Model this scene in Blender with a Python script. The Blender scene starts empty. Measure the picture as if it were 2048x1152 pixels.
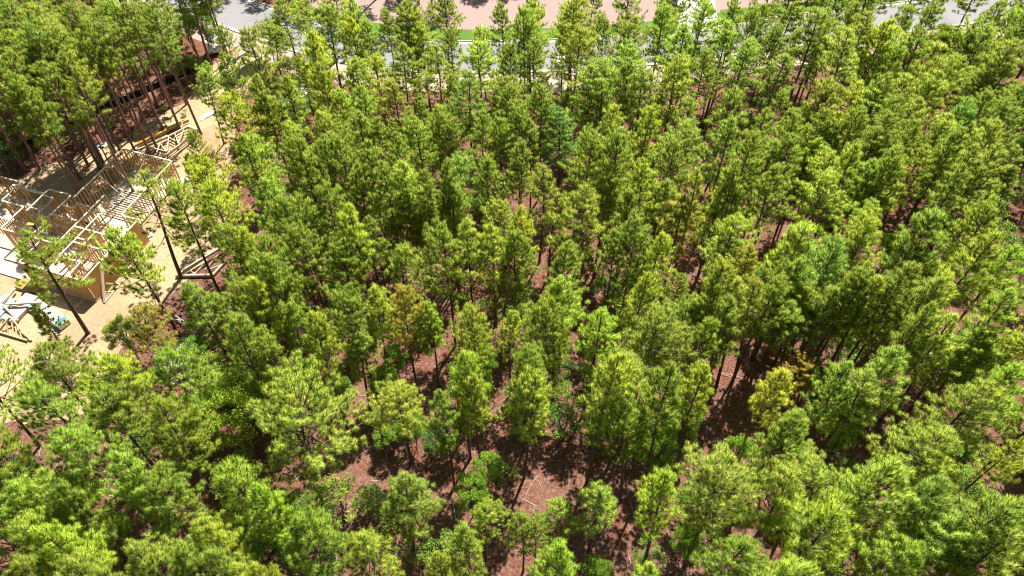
import bpy, bmesh, math, random
import numpy as np
from mathutils import Vector, Matrix, Quaternion

random.seed(7)
RNG = np.random.default_rng(7)
SC = bpy.context.scene
COL = SC.collection
R = math.radians

# ------------------------------------------------------------------ camera, sky, sun, exposure
CAM_H, FPX, PITCH = 58.0, 1500.0, 50.5          # metres above ground, focal length in photo pixels, degrees down
cam = bpy.data.objects.new('camera', bpy.data.cameras.new('camera'))
COL.objects.link(cam)
cam.location = (0, 0, CAM_H)
cam.rotation_euler = (R(90 - PITCH), 0, 0)
cam.data.sensor_width = 36
cam.data.lens = 36 * FPX / 2048
cam.data.clip_end = 1500
SC.camera = cam

SUN_AZ, SUN_EL = 25.0, 61.0
w = bpy.data.worlds.new('World'); SC.world = w; w.use_nodes = True
nt = w.node_tree; bg = nt.nodes['Background']
sky = nt.nodes.new('ShaderNodeTexSky'); sky.sky_type = 'NISHITA'; sky.sun_disc = False
sky.sun_elevation = R(SUN_EL); sky.sun_rotation = R(SUN_AZ)
nt.links.new(sky.outputs[0], bg.inputs[0]); bg.inputs[1].default_value = 0.05
sun = bpy.data.objects.new('sun', bpy.data.lights.new('sun', 'SUN')); COL.objects.link(sun)
sun.data.energy = 5.0; sun.data.angle = R(0.5); sun.data.color = (1.0, 0.955, 0.88)
sd = Vector((math.sin(R(SUN_AZ)) * math.cos(R(SUN_EL)), math.cos(R(SUN_AZ)) * math.cos(R(SUN_EL)), math.sin(R(SUN_EL))))
sun.rotation_euler = sd.to_track_quat('Z', 'Y').to_euler()
sun.location = (20, 60, 90)
vs = SC.view_settings
vs.view_transform = 'Standard'; vs.look = 'None'; vs.gamma = 1; vs.use_curve_mapping = False
vs.exposure = 1.32
cy = SC.cycles
cy.max_bounces = 4; cy.diffuse_bounces = 2; cy.glossy_bounces = 1; cy.transmission_bounces = 4
cy.use_denoising = True; cy.denoiser = 'OPENIMAGEDENOISE'; cy.denoising_input_passes = 'RGB_ALBEDO_NORMAL'
cy.pixel_filter_type = 'BLACKMAN_HARRIS'; cy.filter_width = 1.15

# ------------------------------------------------------------------ helpers
CP, SP = math.cos(R(PITCH)), math.sin(R(PITCH))
def P(u, v, z=0.0):
    """photo pixel -> world point at height z"""
    x, y = u - 1024.0, 576.0 - v
    dy, dz = FPX * CP + y * SP, -FPX * SP + y * CP
    k = (CAM_H - z) / -dz
    return Vector((x * k, dy * k, z))
def proj(p):
    yy, zz = p[1], p[2] - CAM_H
    fw = yy * CP - zz * SP; up = yy * SP + zz * CP
    return 1024 + FPX * p[0] / fw, 576 - FPX * up / fw, fw

def tag(o, label=None, cat=None, group=None, kind=None):
    if label: o['label'] = label
    if cat: o['category'] = cat
    if group: o['group'] = group
    if kind: o['kind'] = kind
    return o
def link(o, parent=None):
    COL.objects.link(o)
    if parent is not None: o.parent = parent
    return o
def empty(name, loc=(0, 0, 0), rz=0.0):
    o = bpy.data.objects.new(name, None); COL.objects.link(o)
    o.location = loc; o.rotation_euler = (0, 0, rz); o.empty_display_size = 0.3
    return o

def mesh_np(name, V, F, mat, attrs=None, smooth=False):
    """V (n,3); F: list of arrays (m,k) of polygons"""
    V = np.asarray(V, dtype=np.float32)
    me = bpy.data.meshes.new(name)
    Fs = [np.asarray(f, dtype=np.int32) for f in F if len(f)]
    loops = np.concatenate([f.ravel() for f in Fs])
    tot = np.concatenate([np.full(len(f), f.shape[1], np.int32) for f in Fs])
    start = np.concatenate([[0], np.cumsum(tot)[:-1]]).astype(np.int32)
    me.vertices.add(len(V)); me.vertices.foreach_set('co', V.ravel())
    me.loops.add(len(loops)); me.loops.foreach_set('vertex_index', loops)
    me.polygons.add(len(tot)); me.polygons.foreach_set('loop_start', start); me.polygons.foreach_set('loop_total', tot)
    if smooth: me.polygons.foreach_set('use_smooth', np.ones(len(tot), bool))
    me.update(calc_edges=True)
    if attrs:
        for k, a in attrs.items():
            at = me.attributes.new(k, 'FLOAT', 'POINT'); at.data.foreach_set('value', np.asarray(a, np.float32))
    if mat: me.materials.append(mat)
    return me

class MB:
    """collects boxes, beams, tubes, polygons into one mesh"""
    def __init__(s): s.V = []; s.F = []
    def add(s, verts, faces):
        n = len(s.V); s.V += [tuple(v) for v in verts]; s.F += [tuple(i + n for i in f) for f in faces]
        return s
    def box(s, c, size, M=None):
        x, y, z = (d / 2 for d in size); c = Vector(c)
        vs = [Vector((a * x, b * y, d * z)) for d in (-1, 1) for b in (-1, 1) for a in (-1, 1)]
        if M is not None: vs = [M @ v for v in vs]
        return s.add([v + c for v in vs], [(0, 2, 3, 1), (4, 5, 7, 6), (0, 1, 5, 4), (2, 6, 7, 3), (0, 4, 6, 2), (1, 3, 7, 5)])
    def beam(s, a, b, w, h, up=(0, 0, 1)):
        a, b = Vector(a), Vector(b); d = b - a; L = d.length
        if L < 1e-5: return s
        x = d / L; u = Vector(up)
        if abs(x.dot(u)) > 0.98: u = Vector((0, 1, 0))
        y = u.cross(x).normalized(); z = x.cross(y)
        M = Matrix((x, y, z)).transposed()
        return s.box((a + b) / 2, (L, w, h), M)
    def tube(s, pts, rad, n=6, cap=True):
        pts = [Vector(p) for p in pts]; m = len(pts); rings = []
        prev = None
        for i, p in enumerate(pts):
            d = (pts[min(i + 1, m - 1)] - pts[max(i - 1, 0)]).normalized()
            ref = Vector((1, 0, 0)) if abs(d.x) < 0.8 else Vector((0, 1, 0))
            a = d.cross(ref).normalized(); b = d.cross(a)
            rings.append([p + (a * math.cos(2 * math.pi * k / n) + b * math.sin(2 * math.pi * k / n)) * rad[i] for k in range(n)])
        vs = [v for r in rings for v in r]; fs = []
        for i in range(m - 1):
            for k in range(n):
                k2 = (k + 1) % n
                fs.append((i * n + k, i * n + k2, (i + 1) * n + k2, (i + 1) * n + k))
        if cap:
            fs.append(tuple(range(n - 1, -1, -1))); fs.append(tuple((m - 1) * n + k for k in range(n)))
        return s.add(vs, fs)
    def prism(s, poly, z0, z1):
        n = len(poly)
        vs = [(p[0], p[1], z0) for p in poly] + [(p[0], p[1], z1) for p in poly]
        fs = [tuple(range(n - 1, -1, -1)), tuple(range(n, 2 * n))] + [(i, (i + 1) % n, n + (i + 1) % n, n + i) for i in range(n)]
        return s.add(vs, fs)
    def mesh(s, name, mat, smooth=False):
        me = bpy.data.meshes.new(name); me.from_pydata(s.V, [], s.F); me.update()
        if smooth:
            for p in me.polygons: p.use_smooth = True
        if mat: me.materials.append(mat)
        return me
    def build(s, name, mat, parent=None, smooth=False, bevel=0.0):
        o = bpy.data.objects.new(name, s.mesh(name, mat, smooth)); link(o, parent)
        if bevel:
            b = o.modifiers.new('bevel', 'BEVEL'); b.width = bevel; b.segments = 2; b.limit_method = 'ANGLE'
        return o

# ------------------------------------------------------------------ materials
def new_mat(name):
    m = bpy.data.materials.new(name); m.use_nodes = True
    t = m.node_tree; t.nodes.clear()
    return m, t, t.nodes, t.links
def ramp(N, L, fac, stops, interp='LINEAR'):
    r = N.new('ShaderNodeValToRGB'); cr = r.color_ramp; cr.interpolation = interp
    while len(cr.elements) < len(stops): cr.elements.new(0.5)
    for e, (p, c) in zip(cr.elements, stops): e.position = p; e.color = (*c, 1)
    L.new(fac, r.inputs[0]); return r.outputs[0]
def noise(N, L, scale, detail=4, rough=0.6, coord='Object', w=None):
    tc = N.new('ShaderNodeTexCoord'); n = N.new('ShaderNodeTexNoise')
    n.inputs['Scale'].default_value = scale; n.inputs['Detail'].default_value = detail; n.inputs['Roughness'].default_value = rough
    mp = N.new('ShaderNodeMapping'); L.new(tc.outputs[coord], mp.inputs[0]); L.new(mp.outputs[0], n.inputs['Vector'])
    if w: mp.inputs['Scale'].default_value = w
    return n.outputs['Fac']
def mix(N, L, fac, a, b, mode='MIX'):
    m = N.new('ShaderNodeMix'); m.data_type = 'RGBA'; m.blend_type = mode
    for s, v in ((0, fac), (6, a), (7, b)):
        if isinstance(v, (int, float)): m.inputs[s].default_value = v
        elif isinstance(v, tuple): m.inputs[s].default_value = (*v, 1)
        else: L.new(v, m.inputs[s])
    return m.outputs[2]
def surf(name, c0, c1, scale=3.0, rough=0.85, detail=5, bump=0.0, bscale=None, c2=None, scale2=0.4, amt2=0.5, stretch=None, spec=0.25):
    m, t, N, L = new_mat(name)
    out = N.new('ShaderNodeOutputMaterial'); b = N.new('ShaderNodeBsdfPrincipled')
    b.inputs['Roughness'].default_value = rough; b.inputs['Specular IOR Level'].default_value = spec
    f = noise(N, L, scale, detail, 0.65, w=stretch)
    c = ramp(N, L, f, [(0.3, c0), (0.7, c1)])
    if c2:
        f2 = noise(N, L, scale2, 3)
        k = ramp(N, L, f2, [(0.45, (0, 0, 0)), (0.65, (amt2,) * 3)])
        c = mix(N, L, k, c, c2)
    L.new(c, b.inputs['Base Color'])
    if bump:
        bp = N.new('ShaderNodeBump'); bp.inputs['Strength'].default_value = bump; bp.inputs['Distance'].default_value = 0.05
        L.new(noise(N, L, bscale or scale * 3, 4), bp.inputs['Height']); L.new(bp.outputs[0], b.inputs['Normal'])
    L.new(b.outputs[0], out.inputs[0]); return m

def leaf_mat(name, trans=0.5, sat_tr=(1.25, 1.25, 0.75), rough=0.5, spec=0.4):
    """needles and leaves: object colour x per-clump variation, partly translucent"""
    m, t, N, L = new_mat(name)
    out = N.new('ShaderNodeOutputMaterial')
    oi = N.new('ShaderNodeObjectInfo'); at = N.new('ShaderNodeAttribute'); at.attribute_name = 'tv'
    v = ramp(N, L, at.outputs['Fac'], [(0.0, (0.66, 0.72, 0.66)), (0.5, (1.0, 1.0, 1.0)), (1.0, (1.35, 1.22, 1.15))])
    c = mix(N, L, 1.0, oi.outputs['Color'], v, 'MULTIPLY')
    d = N.new('ShaderNodeBsdfPrincipled'); d.inputs['Roughness'].default_value = rough; d.inputs['Specular IOR Level'].default_value = spec
    L.new(c, d.inputs['Base Color'])
    tr = N.new('ShaderNodeBsdfTranslucent'); L.new(mix(N, L, 1.0, c, sat_tr, 'MULTIPLY'), tr.inputs[0])
    ms = N.new('ShaderNodeMixShader'); ms.inputs[0].default_value = trans
    L.new(d.outputs[0], ms.inputs[1]); L.new(tr.outputs[0], ms.inputs[2]); L.new(ms.outputs[0], out.inputs[0])
    return m

M = {}
M['needle'] = leaf_mat('pine_needles', 0.55, (1.35, 1.3, 0.8), 0.42, spec=0.32)
M['candle_shade'] = surf('pine_candles_core_shade', (0.045, 0.05, 0.018), (0.10, 0.075, 0.03), 5, 0.8)
M['leaf'] = leaf_mat('broad_leaves', 0.42)
M['bark'] = surf('pine_bark', (0.045, 0.030, 0.024), (0.15, 0.095, 0.070), 6, 0.95, 5, bump=0.6, stretch=(1, 1, 0.25))
M['bark_red'] = surf('pine_bark_reddish', (0.10, 0.055, 0.040), (0.27, 0.165, 0.12), 6, 0.95, 5, bump=0.6, stretch=(1, 1, 0.25))
M['twig'] = surf('twig_bark', (0.055, 0.040, 0.032), (0.13, 0.095, 0.075), 5, 0.95)
M['oakbark'] = surf('oak_bark', (0.09, 0.075, 0.06), (0.22, 0.19, 0.16), 6, 0.95)
M['dead'] = surf('dead_grey_wood', (0.30, 0.26, 0.22), (0.55, 0.50, 0.44), 7, 0.9, stretch=(1, 1, 0.3))
M['lumber'] = surf('framing_lumber', (0.413, 0.27, 0.128), (0.555, 0.405, 0.225), 2.5, 0.75, 4, stretch=(1, 1, 0.2))
M['plate'] = surf('pale_lumber', (0.528, 0.424, 0.296), (0.64, 0.544, 0.416), 3.0, 0.75)
M['stud'] = surf('stud_lumber', (0.48, 0.27, 0.10), (0.66, 0.42, 0.19), 2.0, 0.75)
M['oldlumber'] = surf('weathered_lumber', (0.315, 0.247, 0.188), (0.465, 0.398, 0.323), 3.0, 0.8)
M['osb'] = surf('sheathing_board', (0.36, 0.194, 0.0612), (0.454, 0.266, 0.101), 18, 0.8, 3)
M['ijoist'] = surf('yellow_joist', (0.375, 0.203, 0.015), (0.51, 0.315, 0.0375), 4, 0.7)
M['slab'] = surf('slab_deck', (0.45, 0.375, 0.27), (0.54, 0.465, 0.345), 1.2, 0.85)
M['conc'] = surf('concrete', (0.35, 0.322, 0.287), (0.434, 0.406, 0.364), 1.5, 0.85, c2=(0.294, 0.266, 0.231))
M['drive'] = surf('white_concrete', (0.496, 0.488, 0.48), (0.576, 0.568, 0.552), 0.8, 0.85)
M['asphalt'] = surf('weathered_asphalt', (0.186, 0.177, 0.183), (0.229, 0.217, 0.22), 6, 0.9, 6, c2=(0.161, 0.155, 0.161), scale2=0.25, amt2=0.5)
M['sheet'] = surf('white_sheet', (0.72, 0.74, 0.78), (0.82, 0.83, 0.85), 2, 0.5)
M['white'] = surf('white_paint', (0.76, 0.77, 0.79), (0.80, 0.81, 0.82), 1, 0.3, spec=0.5)
M['wrap'] = surf('lumber_wrap', (0.62, 0.66, 0.66), (0.78, 0.80, 0.80), 2, 0.45)
M['teal'] = surf('teal_print', (0.05, 0.20, 0.22), (0.08, 0.27, 0.28), 3, 0.5)
M['greyply'] = surf('grey_plywood', (0.34, 0.30, 0.26), (0.46, 0.42, 0.37), 2, 0.8)
M['mint'] = surf('pale_green_board', (0.50, 0.62, 0.56), (0.58, 0.70, 0.64), 2, 0.7)
M['black'] = surf('black_fabric', (0.012, 0.012, 0.014), (0.03, 0.03, 0.032), 6, 0.8)
M['tyre'] = surf('rubber', (0.015, 0.015, 0.016), (0.03, 0.03, 0.03), 6, 0.9)
M['glass'] = surf('dark_glass', (0.02, 0.025, 0.03), (0.03, 0.035, 0.04), 1, 0.08, spec=0.6)
M['steel'] = surf('grey_steel', (0.25, 0.27, 0.28), (0.36, 0.38, 0.38), 3, 0.45)
M['greensteel'] = surf('grey_green_steel', (0.14, 0.22, 0.20), (0.22, 0.31, 0.28), 3, 0.6)
M['redplastic'] = surf('red_plastic', (0.55, 0.02, 0.06), (0.65, 0.05, 0.10), 3, 0.5)
M['blueplastic'] = surf('blue_plastic', (0.10, 0.35, 0.50), (0.16, 0.45, 0.60), 3, 0.5)
M['mulch'] = surf('dark_mulch', (0.018, 0.012, 0.014), (0.10, 0.072, 0.070), 14, 0.95, 6, bump=1.0)
M['lawn'] = surf('mown_grass', (0.045, 0.115, 0.010), (0.085, 0.175, 0.016), 5, 0.9, 8, bump=0.8, c2=(0.10, 0.15, 0.02), scale2=0.35, amt2=0.6)
M['gravel'] = surf('pine_straw_yard', (0.223, 0.149, 0.13), (0.322, 0.236, 0.211), 5, 0.95, 8, bump=0.7, c2=(0.273, 0.186, 0.167), scale2=0.2)
M['skin'] = surf('skin', (0.35, 0.19, 0.12), (0.40, 0.22, 0.15), 5, 0.6)
M['hivis'] = surf('hi_vis_shirt', (0.55, 0.75, 0.10), (0.60, 0.82, 0.15), 5, 0.7)
M['maroon'] = surf('maroon_shirt', (0.10, 0.02, 0.025), (0.14, 0.03, 0.03), 5, 0.8)
M['denim'] = surf('dark_trousers', (0.03, 0.035, 0.05), (0.05, 0.055, 0.075), 5, 0.9)
M['hair'] = surf('dark_cap', (0.02, 0.016, 0.014), (0.03, 0.025, 0.02), 5, 0.9)

def ground_mat():
    m, t, N, L = new_mat('pine_straw_floor')
    out = N.new('ShaderNodeOutputMaterial'); b = N.new('ShaderNodeBsdfPrincipled')
    b.inputs['Roughness'].default_value = 0.95; b.inputs['Specular IOR Level'].default_value = 0.1
    fine = noise(N, L, 3.6, 9, 0.78); mid = noise(N, L, 0.9, 5, 0.6); big = noise(N, L, 0.11, 3, 0.5)
    a = ramp(N, L, fine, [(0.34, (0.040, 0.018, 0.013)), (0.47, (0.12, 0.056, 0.040)), (0.60, (0.235, 0.135, 0.100)), (0.72, (0.36, 0.24, 0.19))])  # dark stops: dark brown litter, with small-scale shadows painted in
    r = ramp(N, L, fine, [(0.34, (0.035, 0.011, 0.007)), (0.47, (0.10, 0.034, 0.019)), (0.60, (0.20, 0.078, 0.043)), (0.72, (0.30, 0.15, 0.095))])
    k = ramp(N, L, mid, [(0.42, (0, 0, 0)), (0.62, (0.8, 0.8, 0.8))])
    c = mix(N, L, k, a, r)
    k2 = ramp(N, L, big, [(0.45, (0, 0, 0)), (0.65, (0.25, 0.25, 0.25))])
    c = mix(N, L, k2, c, (0.22, 0.13, 0.10))
    L.new(c, b.inputs['Base Color'])
    bp = N.new('ShaderNodeBump'); bp.inputs['Strength'].default_value = 0.9; bp.inputs['Distance'].default_value = 0.08
    L.new(noise(N, L, 8, 6, 0.7), bp.inputs['Height']); L.new(bp.outputs[0], b.inputs['Normal'])
    L.new(b.outputs[0], out.inputs[0]); return m
def dirt_mat():
    m, t, N, L = new_mat('graded_sand')
    out = N.new('ShaderNodeOutputMaterial'); b = N.new('ShaderNodeBsdfPrincipled')
    b.inputs['Roughness'].default_value = 0.95; b.inputs['Specular IOR Level'].default_value = 0.1
    fine = noise(N, L, 3.0, 8, 0.7); big = noise(N, L, 0.16, 4, 0.55)
    c = ramp(N, L, fine, [(0.3, (0.25, 0.165, 0.09)), (0.52, (0.38, 0.27, 0.155)), (0.75, (0.47, 0.36, 0.235))])
    k = ramp(N, L, big, [(0.50, (0, 0, 0)), (0.62, (0.55, 0.55, 0.55))])
    c = mix(N, L, k, c, (0.29, 0.17, 0.11))
    # rutted tyre tracks running along the drive side of the house
    tc = N.new('ShaderNodeTexCoord'); mp = N.new('ShaderNodeMapping'); mp.inputs['Rotation'].default_value = (0, 0, R(18.4))
    L.new(tc.outputs['Object'], mp.inputs[0])
    wv = N.new('ShaderNodeTexWave'); wv.inputs['Scale'].default_value = 0.55; wv.inputs['Distortion'].default_value = 9.0; wv.inputs['Detail'].default_value = 3
    L.new(mp.outputs[0], wv.inputs['Vector'])
    c = mix(N, L, ramp(N, L, wv.outputs['Fac'], [(0.55, (0, 0, 0)), (0.9, (0.05, 0.05, 0.05))]), c, (0.19, 0.125, 0.075))
    L.new(c, b.inputs['Base Color'])
    bp = N.new('ShaderNodeBump'); bp.inputs['Strength'].default_value = 0.12; bp.inputs['Distance'].default_value = 0.08
    L.new(wv.outputs['Fac'], bp.inputs['Height'])
    bp2 = N.new('ShaderNodeBump'); bp2.inputs['Strength'].default_value = 0.6; bp2.inputs['Distance'].default_value = 0.06
    L.new(noise(N, L, 6, 6), bp2.inputs['Height']); L.new(bp.outputs[0], bp2.inputs['Normal']); L.new(bp2.outputs[0], b.inputs['Normal'])
    L.new(b.outputs[0], out.inputs[0]); return m
M['ground'] = ground_mat(); M['dirt'] = dirt_mat()
M['clay'] = surf('orange_clay', (0.27, 0.115, 0.05), (0.40, 0.24, 0.14), 1.6, 0.95, 8, bump=0.7, c2=(0.36, 0.25, 0.15), scale2=0.45, amt2=0.9)
M['sandverge'] = surf('pale_sandy_verge', (0.29, 0.211, 0.165), (0.436, 0.35, 0.277), 2.5, 0.95, 8, bump=0.7, c2=(0.238, 0.158, 0.119), scale2=0.5)

# ------------------------------------------------------------------ setting: ground, road, yards
def sheet(name, pts, z, mat, cuts=0):
    me = bpy.data.meshes.new(name); bm = bmesh.new()
    f = bm.faces.new([bm.verts.new((p[0], p[1], z)) for p in pts]); bmesh.ops.recalc_face_normals(bm, faces=[f])
    if f.normal.z < 0: f.normal_flip()
    bmesh.ops.triangulate(bm, faces=bm.faces[:])
    bm.to_mesh(me); bm.free(); me.materials.append(mat)
    o = bpy.data.objects.new(name, me); COL.objects.link(o); o['kind'] = 'structure'
    return o
sheet('ground', [(-400, -250), (400, -250), (400, 600), (-400, 600)], 0.0, M['ground'])

def smooth_line(pts, n=10):
    pts = [Vector((p[0], p[1], 0)) for p in pts]; out = []
    for i in range(len(pts) - 1):
        p0 = pts[max(i - 1, 0)]; p1 = pts[i]; p2 = pts[i + 1]; p3 = pts[min(i + 2, len(pts) - 1)]
        for k in range(n):
            t = k / n
            out.append(0.5 * ((2 * p1) + (p2 - p0) * t + (2 * p0 - 5 * p1 + 4 * p2 - p3) * t * t + (3 * p1 - p0 - 3 * p2 + p3) * t ** 3))
    out.append(pts[-1]); return out
def offset(line, d):
    o = []
    for i, p in enumerate(line):
        t = (line[min(i + 1, len(line) - 1)] - line[max(i - 1, 0)]).normalized()
        o.append(p + Vector((-t.y, t.x, 0)) * d)
    return o
def blob(pts, jitter=0.5, n=8, seed=1):
    rr = random.Random(seed)
    pts = list(pts) + [pts[0]]; out = []
    for i in range(len(pts) - 1):
        a, b = pts[i], pts[i + 1]
        k_ = max(1, int((b - a).length / (jitter * 3.2)))
        nrm = Vector((a.y - b.y, b.x - a.x, 0)).normalized()
        for k in range(k_):
            out.append(a.lerp(b, k / k_) + nrm * rr.uniform(-1, 1) * (jitter if k else 0))
    return out
near = [P(150, -60), P(300, 0), P(447, 54), P(517, 79), P(620, 112), P(760, 138), P(917, 146), P(1100, 143), P(1315, 129), P(1430, 115), P(1566, 96), P(1720, 76), P(1880, 56), P(2048, 34), P(2300, 0)]
near = [Vector((-150, near[0].y + 36, 0))] + near + [Vector((150, near[-1].y + 8, 0))]
NEAR = smooth_line(near)
FAR = offset(NEAR, 7.3)
def strip(name, a, b, z, mat):
    n = len(a); V = [(p.x, p.y, z) for p in a] + [(p.x, p.y, z) for p in b]
    me = bpy.data.meshes.new(name); me.from_pydata(V, [], [(i, i + 1, n + i + 1, n + i) for i in range(n - 1)]); me.update(); me.materials.append(mat)
    o = bpy.data.objects.new(name, me); COL.objects.link(o); o['kind'] = 'structure'; return o
strip('road', offset(NEAR, 0.45), offset(NEAR, 6.85), 0.012, M['asphalt'])
strip('gutter', NEAR, offset(NEAR, 0.45), 0.016, M['conc'])
strip('gutter', offset(NEAR, 6.85), FAR, 0.016, M['conc'])
for side, a, b in ((0, offset(NEAR, -0.16), NEAR), (1, FAR, offset(NEAR, 7.46))):
    n = len(a); V = [(p.x, p.y, 0.0) for p in a] + [(p.x, p.y, 0.0) for p in b] + [(p.x, p.y, 0.13) for p in a] + [(p.x, p.y, 0.13) for p in b]
    F = []
    for i in range(n - 1):
        F += [(2 * n + i, 2 * n + i + 1, 3 * n + i + 1, 3 * n + i), (i, i + 1, 2 * n + i + 1, 2 * n + i), (n + i + 1, n + i, 3 * n + i, 3 * n + i + 1)]
    me = bpy.data.meshes.new('kerb'); me.from_pydata(V, [], F); me.update(); me.materials.append(M['conc'])
    o = bpy.data.objects.new('kerb', me); COL.objects.link(o); o['kind'] = 'structure'
strip('sandy_verge', offset(NEAR, -4.2), offset(NEAR, -0.17), 0.006, M['sandverge'])
i0, i1 = 40, len(NEAR) - 1
strip('lawn', offset(NEAR, 7.47)[i0:], offset(NEAR, 10.3)[i0:], 0.03, M['lawn'])
strip('yard', offset(NEAR, 10.3)[i0 - 12:], offset(NEAR, 45)[i0 - 12:], 0.010, M['gravel'])
# driveway across the road, lawn patches and mulch bed beside it
sheet('driveway', [P(1352, 68), P(1438, 58), P(1420, -60), P(1358, -60)], 0.045, M['drive'])
sheet('mulch_bed', blob([P(1311, 44), P(1345, 40), P(1366, 36), P(1362, 8), P(1350, -2), P(1335, 0), P(1318, 14)], 0.12, 5), 0.035, M['mulch'])
sheet('lawn', [P(1346, -4), P(1364, 8), P(1362, -60), P(1340, -60)], 0.032, M['lawn'])
sheet('lawn', [P(1440, 40), P(1520, 28), P(1510, 14), P(1440, 20)], 0.034, M['lawn'])
# graded building site
sheet('graded_site', blob([P(-330, 560), P(-160, 400), P(0, 365), P(140, 322), P(235, 292), P(300, 240), P(372, 205), P(430, 120), P(470, 95), P(540, 120), P(500, 170), P(470, 245), P(455, 330), P(452, 420), P(430, 500), P(392, 545), P(330, 600), P(300, 640), P(240, 700), P(200, 800), P(150, 840), P(-330, 860)], 0.7, 10, 3), 0.008, M['dirt'])
sheet('clay_patch', blob([P(392, 262), P(430, 250), P(452, 280), P(455, 330), P(430, 340), P(400, 310)], 0.7, 7, 4), 0.014, M['clay'])
sheet('clay_patch', blob([P(452, 98), P(476, 108), P(484, 130), P(466, 150), P(452, 135)], 0.4, 6, 5), 0.014, M['clay'])

# ------------------------------------------------------------------ tree builders
def unit(a): return a / (np.linalg.norm(a, axis=-1, keepdims=True) + 1e-9)
def needles(cent, axis, n, length, width, rng, spread=1.0, tv=None):
    """brush of single-triangle needles round every tuft centre"""
    T = len(cent)
    c = np.repeat(cent, n, 0); a = np.repeat(axis, n, 0)
    rnd = unit(rng.normal(size=(T * n, 3)))
    d = unit(a * rng.uniform(0.15, 1.0, (T * n, 1)) * (1.1 / spread) + rnd * rng.uniform(0.55, 1.0, (T * n, 1)))
    ln = (length * rng.uniform(0.7, 1.15, (T * n, 1))) * np.repeat(rng.uniform(0.8, 1.15, (T, 1)), n, 0)
    b = c - a * rng.uniform(0, 0.16, (T * n, 1)) * (length / 0.3)
    side = unit(np.cross(d, unit(rng.normal(size=(T * n, 3)))))
    tip = b + d * ln - np.array([0, 0, 1.0]) * ln * rng.uniform(0.0, 0.18, (T * n, 1))
    gn = unit(np.cross(side, d)); fl = np.where((gn * (d * 0.5 + a * 0.4 + np.array([0, 0, 0.6]))).sum(1, keepdims=True) < 0, -1.0, 1.0)
    side = side * fl; gn = gn * fl
    V = np.empty((T * n * 3, 3)); V[0::3] = b - side * width / 2; V[1::3] = b + side * width / 2; V[2::3] = tip
    NV = np.repeat(unit(d * 0.75 + np.array([0, 0, 0.45]) + gn * 0.45), 3, 0)
    F = np.arange(T * n * 3).reshape(-1, 3)
    if tv is None: tv = rng.uniform(0, 1, T)
    A = np.repeat(np.clip(np.repeat(tv, n) + rng.normal(0, 0.12, T * n), 0, 1), 3)
    return V, F, A, NV

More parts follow.
